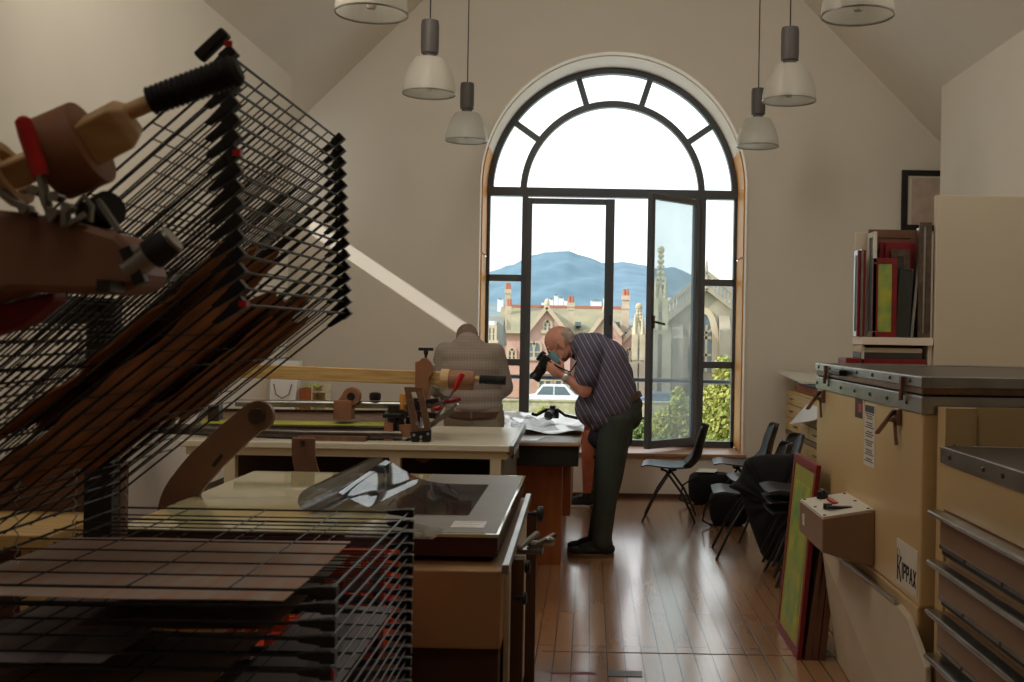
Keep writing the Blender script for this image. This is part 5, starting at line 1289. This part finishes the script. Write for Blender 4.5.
# red handle of the toggle clamp
p0, p1 = h(22, 117, -.065), h(41, 176, -.065); d = p1 - p0
B().tube([p0, p0 + d*.06, p0 + d*.3, p0 + d*.9, p1], [.005, .0095, .0105, .010, .009], 14).build('clamp_handle', 'red_grip', H, smooth=True)
b = B().bar(h(41, 174, -.065), h(47, 206, -.065), .006, .015, (0, 1, 0)).bar(h(44, 196, -.06), h(54, 222, -.06), .006, .016, (0, 1, 0)).bar(h(66, 205, -.06), h(66, 226, -.06), .006, .015, (0, 1, 0)).bar(h(0, 190, -.055), h(34, 214, -.055), .006, .018, (0, 1, 0))
for px, py in ((53, 196), (65, 207), (32, 190), (22, 208), (52, 213)): q = h(px, py, -.07); b.cyl(q, q + Vector((0, .02, 0)), .006, n=12)
b.build('toggle_link', 'steel', H)
b = B(); b.bar(h(66, 226, -.06), h(86, 214, -.05), .006, .006, (0, 1, 0)).tube([h(74, 210, -.03), h(84, 196, -.03), h(92, 206, -.03), h(90, 222, -.03)], .004, 6); b.build('spring_wire', 'steel', H, smooth=True)
q = h(104, 218, .0); B().cyl((q.x - .02, q.y + .01, q.z), (q.x + .012, q.y - .01, q.z + .012), .022, n=20).build('rubber_foot', 'black_rubber', H, smooth=True)
B().bar(h(98, 200, -.02), h(120, 232, -.02), .006, .009, (0, 1, 0)).build('lever', 'grey_metal', H)
# dark arm
o_ = [h(-110, 208), h(0, 212), h(50, 217), h(95, 226), h(133, 237), h(148, 250), h(160, 276), h(154, 288), h(130, 295), h(80, 294), h(30, 292), h(0, 300), h(-110, 345)]
B().prism([p - Vector((0, .05, 0)) for p in o_], (0, .085, 0)).build('arm_beam', 'dark_arm', H, bevel=.008)
a, c = h(127, 272, -.07), h(148, 252, -.05)
B().cyl(h(128, 272, -.06), h(153, 253, -.06), .014, n=22).build('roller', 'steel', H, smooth=True)
B().cyl(h(150, 256, -.06), h(171, 240, -.06), .019, .017, n=22).build('roller_cap', 'black_rubber', H, smooth=True, bevel=.003)
B().lathe([(.017, 0), (.016, .004), (.006, .005)], h(171, 240, -.06), 18, (h(171, 240) - h(150, 256)).normalized()).build('bolt', 'steel', H, smooth=True)
B().bar(h(126, 248, -.065), h(142, 284, -.065), .014, .012, (0, 1, 0)).box(*[v for v in (h(134, 0).x, Yh - .09, h(0, 292).z)], h(147, 0).x, Yh - .05, h(0, 281).z).build('bracket', 'black_plastic', H)
B().prism([h(-110, 330, .02), h(52, 292, .02), h(54, 300, .02), h(22, 325, .02), h(-20, 338, .02), h(-110, 360, .02)], (0, .04, 0)).build('lower_flange', 'red_paint', H, bevel=.004)
B().box(-.95, Yh - .05, 0, -.85, Yh + .05, 1.72).box(-1.05, Yh - .15, 0, -.8, Yh + .15, .03).build('stand_post', 'dark_arm', H, bevel=.004)
# ---------------------------------------------------------------- people
def hand(b, wrist, d, palm_n, curl=.6, s=1.0, thumb_side=1, spread=.12):
    """wrist point, d direction of the fingers, palm_n direction the palm faces"""
    d = Vector(d).normalized(); n = Vector(palm_n); n = (n - d*n.dot(d)).normalized(); w_ = d.cross(n).normalized()*thumb_side
    pc = Vector(wrist) + d*.055*s
    R = Matrix((w_, n, d)).transposed()
    b.ell(pc, (.043*s, .017*s, .055*s), R, 10); b.cap(wrist, .024*s, pc, .022*s)
    for k, (L, r) in enumerate(((.072, .0092), (.08, .0095), (.074, .009), (.058, .008))):
        off = (.030 - .020*k)*s; p = Vector(wrist) + d*.095*s + w_*off - d*.006*s*abs(k - 1)
        a = 0; dd = (d + w_*spread*(1.5 - k)*.4).normalized(); pts = [pc + w_*off*.9, p]
        for j, f in enumerate((.45, .32, .25)):
            a += curl*(.9 if j == 0 else 1.0); q = (dd*math.cos(a) + n*math.sin(a)).normalized(); p = p + q*L*f*s; pts.append(p)
        b.tube(pts, [r*s*1.05, r*s*1.08, r*s, r*s*.93, r*s*.78], 10); b.ell(pts[-1], (r*s*.8,)*3, n=6)
    p = Vector(wrist) + d*.025*s + w_*.034*s; q = p + (w_*.7 + d*.6 + n*.25).normalized()*.035*s; r_ = q + (d*.8 + w_*.15 + n*.5).normalized()*.032*s
    b.tube([Vector(wrist) + d*.02*s + w_*.01*s, p, q, r_], [.014*s, .0125*s, .011*s, .0085*s], 10); b.ell(r_, (.0088*s,)*3, n=6)
def head(b, C, Fd, U, s=1.0):
    Fd = Vector(Fd).normalized(); U = Vector(U); U = (U - Fd*U.dot(Fd)).normalized(); S = Fd.cross(U).normalized()
    R = Matrix((Fd, S, U)).transposed()
    def pt(f, sd, u): return C + (Fd*f + S*sd + U*u)*s
    b.ell(pt(-.008, 0, .018), (.098*s, .077*s, .092*s), R, 14)
    b.ell(pt(.030, 0, -.045), (.066*s, .062*s, .078*s), R, 12)
    b.ell(pt(.055, 0, -.098), (.028*s, .032*s, .024*s), R, 8)           # chin
    for k in (-1, 1):
        b.ell(pt(.022, .05*k, -.068), (.045*s, .018*s, .04*s), R, 8)      # jaw / cheek
        b.ell(pt(.076, .032*k, -.03), (.018*s, .02*s, .02*s), R, 8)       # cheekbone
        b.ell(pt(.083, .030*k, .014), (.014*s, .022*s, .009*s), R, 8)     # brow
        b.ell(pt(-.005, .079*k, -.018), (.019*s, .009*s, .033*s), R, 8)   # ear
    b.ell(pt(.088, 0, -.012), (.014*s, .011*s, .022*s), R, 8); b.ell(pt(.103, 0, -.032), (.015*s, .014*s, .012*s), R, 8)
    for k in (-1, 1): b.ell(pt(.097, .012*k, -.035), (.009*s, .008*s, .008*s), R, 6)
    b.ell(pt(.088, 0, -.062), (.012*s, .024*s, .007*s), R, 8); b.ell(pt(.086, 0, -.073), (.012*s, .021*s, .007*s), R, 8)
    return pt, R
def eyes(par, pt, R, s=1.0):
    for k in (-1, 1):
        e = B().ell(pt(.079, .031*k, -.002), (.011*s, .012*s, .009*s), R, 8).build('eye', 'white_label', par, smooth=True)
        B().ell(pt(.0875, .031*k, -.002), (.004*s, .005*s, .005*s), R, 6).build('iris', 'black_plastic', e, smooth=True)
def shoe(par, heel, d, s=1.0, m='shoe_dark', sole='shoe_sole'):
    heel = Vector(heel); d = Vector(d).normalized(); n = Vector((0, 0, 1)); w_ = d.cross(n)
    R = Matrix((d, w_, n)).transposed(); b = B()
    b.ell(heel + d*.05*s + n*.05*s, (.065*s, .042*s, .042*s), R, 10); b.ell(heel + d*.14*s + n*.042*s, (.10*s, .046*s, .034*s), R, 10)
    b.ell(heel + d*.215*s + n*.036*s, (.065*s, .045*s, .028*s), R, 10); b.cap(heel + d*.05*s + n*.05*s, .044*s, heel + d*.05*s + n*.105*s, .044*s)
    b.cap(heel + d*.08*s + n*.085*s, .03*s, heel + d*.19*s + n*.05*s, .028*s)
    o = b.build('shoe', m, par, remesh=.005, sm=3)
    q = B(); out_ = []
    for i in range(24):
        t = 2*math.pi*i/24; x = math.cos(t)*.145; y = math.sin(t)*(.044 + .008*math.cos(t)); out_.append(heel + d*(.135 + x)*s + w_*y*s)
    q.prism(out_, (0, 0, .024*s)); q.build('sole', sole, o, bevel=.004)
    l = B()
    for i in range(4): c = heel + d*(.10 + .025*i)*s + n*(.100 - .012*i)*s; l.tube([c - w_*.022*s, c + n*.004, c + w_*.022*s], .003*s, 6)
    l.build('laces', 'shoe_white' if sole == 'shoe_white' else 'black_cloth', o)
    return o
# --- the photographer, bending to the left over his camera
Yc_ = 7.48
def q(px, py, dY=0): return P(px, py, Yc_ + dY)
ph = thing('person', (q(600, 552).x, Yc_, 0), 'bald man in striped shirt and face mask bending to look through a camera', 'person')
hd = B(); HC = q(559.5, 343); Fd = Vector((-.80, 0, -.60)); Ud = Vector((-.60, 0, .80))
body = B()
pt, R = head(body, HC, Fd, Ud, 1.04)
neckb = q(584, 350)
body.cap(pt(-.02, 0, -.06), .058, neckb, .064)
# torso under the shirt
spine = [(q(585, 350), .095), (q(598, 360), .13), (q(606, 378), .14), (q(611, 397), .14), (q(618, 412), .135)]
for (p, r) in spine: body.ell(p, (r, r*1.18, r), None, 10)
for (p, r), (p2, r2) in zip(spine, spine[1:]): body.cap(p, r*.95, p2, r2*.95)
arms = []
for k, dY in ((-1, -.19), (1, .19)):
    sh, el, wr = q(591, 352, dY), q(585 if k < 0 else 582, 391 if k < 0 else 388, dY*1.0), q(563 if k < 0 else 560, 375 if k < 0 else 373, dY*.62)
    body.cap(sh, .060, el, .045).cap(el, .044, wr, .028); arms.append((sh, el, wr))
    body.cap(sh, .06, q(588, 353, 0), .08)
legs = []
for k, dY in ((-1, -.10), (1, .10)):
    hp, kn, an = q(617, 418, dY), q(607 + (k > 0)*3, 478, dY), q(602 - (k > 0)*4, 541, dY)
    body.cap(hp, .095, kn, .062).cap(kn, .060, an, .042); legs.append((hp, kn, an))
camc = q(547, 361); lens_d = Vector((-.57, 0, -.82)).normalized()
hand(body, arms[0][2], (-.80, .22, .52), (-.15, .95, .1), .62, 1.08, -1)
hand(body, arms[1][2], (-.80, -.22, .55), (-.15, -.95, .1), .62, 1.05, 1)
bo = body.build('body', 'skin', ph, remesh=.0065, sm=4)
eyes(bo, pt, R, 1.04)
# hair fringe round the bald crown
b = B()
for k in (-1, 1):
    for f, u, r in ((-.062, .028, .030), (-.078, -.002, .032), (-.072, -.032, .028), (-.04, .0, .024), (-.03, .03, .020)): b.ell(pt(f, .050*k, u), (r, r*.95, r), R, 8)
for u in (.03, 0, -.03): b.ell(pt(-.088, 0, u), (.026, .055, .03), R, 8)
b.build('hair', 'grey_hair', bo, remesh=.006, sm=2)
# mask
mk = B()
def mf(u, v):
    a = (u - .5)*2.3; hgt = .004 - .102*v
    rr = .074 + .035*math.cos(a)*math.sin(math.pi*(.25 + .6*v))
    return pt(.022 + rr*math.cos(a)*.95 - (.01 if v > .9 else 0), .078*math.sin(a)*(.98), hgt - .022)
mk.grid(mf, 18, 12); mo = mk.build('face_mask', 'mask_blue', ph, smooth=True, solid=.003)
for k in (-1, 1): B().tube([pt(.055, .072*k, -.02), pt(.01, .086*k, .012), pt(-.018, .084*k, .005)], .002, 6).tube([pt(.045, .068*k, -.085), pt(.0, .084*k, -.05), pt(-.018, .084*k, -.03)], .002, 6).build('ear_loop', 'white_label', mo)
# shirt
st = B(); 
tor = [(q(583, 346), .092, .16), (q(594, 352), .135, .20), (q(604, 363), .170, .215), (q(607, 377), .182, .21), (q(609, 391), .190, .205), (q(612, 403), .182, .20), (q(607, 413), .15, .19)]
for p, r, ry in tor: st.ell(p, (r, ry, r), None, 12)
for (p, r, ry), (p2, r2, ry2) in zip(tor, tor[1:]):
    for dy in (-.09, 0, .09): st.cap(p + Vector((0, dy, 0)), r*.8, p2 + Vector((0, dy, 0)), r2*.8)
for sh, el, wr in arms:
    e2 = sh.lerp(el, .62); st.cap(sh, .088, e2, .082); st.cap(sh, .085, q(594, 356, 0), .12)
belly = q(592, 408); st.ell(belly, (.12, .17, .13), None, 10)
st.ell(q(597, 424), (.055, .14, .06), None, 8)
st.cap(q(580, 347), .072, neckb, .085)
sho = st.build('shirt', 'striped_shirt', ph, remesh=.009, sm=6)
B().lathe([(.070, -.01), (.086, .0), (.080, .030), (.066, .034)], q(580.5, 348.5), 28, (Vector((-.85, 0, .35))), cap=False).build('collar', 'navy_cloth', ph, solid=.006, smooth=True)
# trousers
tr_ = B()
for k, (hp, kn, an) in enumerate(legs):
    tr_.cap(hp, .118, kn, .088).cap(kn, .088, an + Vector((0, 0, .05)), .070).cap(an + Vector((0, 0, .05)), .070, an + Vector((0, 0, -.005)), .068)
    tr_.cap(q(618, 410, (-.07, .07)[k]), .125, hp, .120)
tr_.ell(q(622, 408), (.135, .17, .11), None, 12).ell(q(621, 404), (.150, .172, .09), None, 12); tr_.ell(q(628, 415), (.10, .15, .11), None, 10); tr_.ell(q(612, 408), (.12, .165, .09), None, 10)
tro = tr_.build('trousers', 'green_trousers', ph, remesh=.009, sm=6)
ba = Vector((q(641, 393).x - q(598, 411).x, 0, q(641, 393).z - q(598, 411).z)).normalized(); bn = Vector((-ba.z, 0, ba.x))
bc_ = q(619, 402.5); rings = []
bb = B()
for h_ in (-.018, .018):
    rings.append([bb._v(bc_ + bn*h_ + ba*.162*math.cos(t) + Vector((0, 1, 0))*.182*math.sin(t)) for t in [2*math.pi*i/40 for i in range(40)]])
for i in range(40): bb.bm.faces.new((rings[0][i], rings[0][(i+1) % 40], rings[1][(i+1) % 40], rings[1][i]))
bb.build('belt', 'brown_leather', ph, solid=.006, smooth=True)
for (hp, kn, an), hx_ in zip(legs, (612.5, 611)): shoe(ph, (q(hx_, 552).x, an.y, 0), (-1, 0, 0), 1.08)
# watch
wv = (arms[0][1] - arms[0][2]).normalized(); wc = arms[0][2] + wv*.03
wo = B().lathe([(.034, -.011), (.036, -.008), (.036, .008), (.034, .011)], wc, 24, wv, cap=False).build('watch', 'watch_silver', ph, solid=.003)
B().cyl(wc + Vector((0, -.036, 0)), wc + Vector((0, -.044, 0)), .016, n=18).build('watch_face', 'watch_silver', wo)
# the camera he holds
cmr = thing('camera', (camc.x, Yc_, camc.z - .08), 'black camera held up to the eye of the bending photographer', 'camera')
L = lens_d; Sd = Vector((0, 1, 0)); Uc = Sd.cross(L).normalized(); Uc = Uc if Uc.z > 0 or Uc.x < 0 else -Uc
Mc = Matrix.Translation(camc) @ Matrix((Sd, L, Uc)).transposed().to_4x4()
B(Mc).box(-.07, -.03, -.048, .07, .03, .045).box(-.03, -.032, .045, .03, .035, .07).box(-.07, .02, -.045, -.045, .05, .04).build('camera_body', 'black_plastic', cmr, bevel=.008)
B(Mc).lathe([(.036, .025), (.036, .05), (.038, .055), (.038, .085), (.035, .09), (.036, .115), (.041, .13), (.041, .15), (.034, .151)], (0, 0, 0), 28, (0, 1, 0)).build('lens', 'black_plastic', cmr, smooth=True)
B(Mc).cyl((0, .149, 0), (0, .1525, 0), .033, n=24).build('front_glass', 'dark_glass', cmr)
B(Mc).cyl((0, -.04, .05), (0, -.028, .05), .016, n=14).build('eyecup', 'black_rubber', cmr)
B().tube([camc + Vector((.02, -.075, .0)), q(560, 368, -.14), q(570, 372, -.14), q(577, 362, -.14), q(582, 350, -.12)], .006, 8).build('neck_strap', 'black_cloth', cmr, smooth=True)

# --- the man in the checked shirt, back to the camera
Ym = 7.62
def m_(px, py, dY=0): return P(px, py, Ym + dY)
mn = thing('person', (m_(472, 500).x, Ym, 0), 'man in grey checked shirt and khaki trousers standing with his back turned, head bowed', 'person')
body = B(); C = m_(467, 341, .30); 
pt, R = head(body, C, (0, .75, -.66), (0, .66, .75), 1.03)
body.cap(pt(-.03, 0, -.06), .055, m_(469, 350, .06), .055)
for px, py, r in ((470, 352, .13), (471, 370, .15), (473, 390, .15), (474, 412, .145)): body.ell(m_(px, py, .03), (r*1.0, r*.62, r*.8), None, 10)
body.cap(m_(470, 356, .03), .085, m_(474, 408, .02), .10)
arms2 = []
for k, (sh, el, wr) in enumerate(((m_(445, 352, .03), m_(437, 388, .06), m_(447, 400, .33)), (m_(495, 353, .03), m_(504, 387, .08), m_(494, 399, .34)))):
    body.cap(sh, .06, el, .048).cap(el, .046, wr, .03).cap(sh, .055, m_(470, 356, .03), .065)
    hand(body, wr, (.25 if k == 0 else -.25, 1, -.25), (0, -.25, -1), .35, 1.0, 1 if k == 0 else -1)
    arms2.append((sh, el, wr))
legs2 = []
for dx in (-.095, .095):
    hp = m_(474, 425) + Vector((dx, 0, 0)); kn = hp + Vector((dx*.1, .01, -.40)); an = Vector((hp.x + dx*.2, Ym + .0, .09)); body.cap(hp, .095, kn, .062).cap(kn, .06, an, .042); legs2.append((hp, kn, an))
bo = body.build('body', 'skin_dark', mn, remesh=.0065, sm=4); eyes(bo, pt, R)
b = B()
b.ell(pt(-.02, 0, .030), (.094, .080, .088), R, 12).ell(pt(-.055, 0, -.005), (.065, .074, .07), R, 10)
b.build('hair', 'brown_grey_hair', bo, remesh=.006, sm=2)
st = B()
for px, py, rx, rz_, ry in ((468, 341, .075, .055, .08), (468, 345, .12, .06, .10), (469, 350, .17, .07, .11), (469, 357, .20, .10, .13), (470, 368, .212, .12, .145), (471, 382, .215, .12, .15), (472, 396, .215, .12, .15), (474, 406, .205, .09, .15)):
    st.ell(m_(px, py, .02), (rx, ry, rz_), None, 12)
for k, (sh, el, wr) in enumerate(arms2):
    st.cap(sh, .072, el, .066).cap(el, .068, wr.lerp(el, .25), .048).cap(sh, .072, m_(470, 358, .02), .11)
st.cap(m_(469, 343, .08), .072, m_(469, 352, .03), .09)
st.build('shirt', 'checked_shirt', mn, remesh=.009, sm=5)
B().lathe([(.075, -.01), (.088, 0), (.078, .03), (.070, .034)], m_(468.5, 342.5, .10), 28, (0, .6, .8), cap=False).build('collar', 'checked_shirt', mn, solid=.006, smooth=True)
tr_ = B()
for hp, kn, an in legs2: tr_.cap(hp, .115, kn, .088).cap(kn, .088, an, .075).cap(hp + Vector((0, 0, .06)), .118, hp, .116)
tr_.ell(m_(474, 421), (.205, .15, .115), None, 12)
tr_.build('trousers', 'khaki_trousers', mn, remesh=.009, sm=5)
bl = B(); cb_ = m_(474, 413.5); rings = [[bl._v(cb_ + Vector((.196*math.cos(t), .158*math.sin(t), h_))) for t in [2*math.pi*i/40 for i in range(40)]] for h_ in (-.02, .02)]
for i in range(40): bl.bm.faces.new((rings[0][i], rings[0][(i+1) % 40], rings[1][(i+1) % 40], rings[1][i]))
blo = bl.build('belt', 'brown_leather', mn, solid=.008, smooth=True)
B().box(cb_.x - .006, cb_.y - .168, cb_.z - .03, cb_.x + .006, cb_.y - .160, cb_.z + .03).build('belt_loop', 'khaki_trousers', blo)
for hp, kn, an in legs2: shoe(mn, (an.x, an.y - .06, 0), (0, 1, 0), 1.0)

# --- seated person in shorts behind the photographer (only a bare lower leg shows)
Yz = 9.55
def z_(px, py, dY=0): return P(px, py, Yz + dY)
sp_ = thing('person', (z_(610, 470).x, Yz, 0), 'seated person in dark shorts and trainers, one bare leg showing behind the photographer', 'person')
body = B(); hipz = .56; hx_ = z_(622, 0).x
kneeF = z_(589, 435, -.08); ankF = z_(587, 493, -.08); kneeB = z_(596, 435, .12); ankB = z_(594, 492, .12)
legs3 = ((Vector((hx_, Yz - .09, hipz)), kneeF, ankF), (Vector((hx_, Yz + .10, hipz)), kneeB, ankB))
for hp, kn, an in legs3: body.cap(hp, .09, kn, .068).cap(kn, .064, kn.lerp(an, .35), .062).cap(kn.lerp(an, .35), .062, an, .036)
tp = Vector((hx_ - .10, Yz, 1.02)); body.cap(Vector((hx_, Yz, hipz + .06)), .15, tp, .15)
C = Vector((hx_ - .24, Yz, 1.18)); pt, R = head(body, C, (-.85, 0, -.5), (-.5, 0, .85), 1.0)
body.cap(pt(-.02, 0, -.06), .055, tp + Vector((0, 0, .06)), .06)
arms3 = []
for k in (-1, 1):
    sh = tp + Vector((0, .17*k, .05)); el = Vector((hx_ - .06, Yz + .21*k, .80)); wr = Vector((hx_ - .24, Yz + .12*k, .70))
    body.cap(sh, .058, el, .045).cap(el, .043, wr, .028).cap(sh, .058, tp, .09); hand(body, wr, (-1, 0, -.15), (0, 0, -1), .4, 1.0, k); arms3.append((sh, el, wr))
bo = body.build('body', 'skin_dark', sp_, remesh=.007, sm=4); eyes(bo, pt, R)
B().ell(pt(-.022, 0, .03), (.094, .080, .088), R, 12).ell(pt(-.05, 0, -.02), (.06, .072, .065), R, 10).build('hair', 'brown_grey_hair', bo, remesh=.007)
b = B()
for hp, kn, an in legs3: b.cap(hp, .115, hp.lerp(kn, .72), .098)
b.ell((hx_ + .01, Yz, hipz + .03), (.15, .19, .12), None, 10).build('shorts', 'navy_cloth', sp_, remesh=.009, sm=4)
b = B().cap(Vector((hx_, Yz, hipz + .10)), .165, tp, .165)
for dy in (-.07, .07): b.cap(Vector((hx_, Yz + dy, hipz + .10)), .14, tp + Vector((0, dy, 0)), .135)
for sh, el, wr in arms3: b.cap(sh, .08, sh.lerp(el, .6), .075).cap(sh, .08, tp, .12)
b.build('shirt', 'navy_cloth', sp_, remesh=.009, sm=4)
for hp, kn, an in legs3: shoe(sp_, (an.x + .05, an.y, 0), (-1, 0, 0), .98, 'shoe_dark', 'shoe_white')
# stool under the seated person
sx_ = hx_ - .155
so = thing('stool', (sx_, Yz, 0), 'small round pedestal stool under the seated person behind the photographer', 'stool')
B().cyl((sx_, Yz, .425), (sx_, Yz, .455), .125, n=28).build('seat', 'black_plastic', so, bevel=.006)
B().cyl((sx_, Yz, .02), (sx_, Yz, .425), .025, n=16).build('column', 'dark_steel', so, smooth=True)
B().cyl((sx_, Yz, 0), (sx_, Yz, .02), .115, n=28).build('base', 'dark_steel', so, bevel=.004)
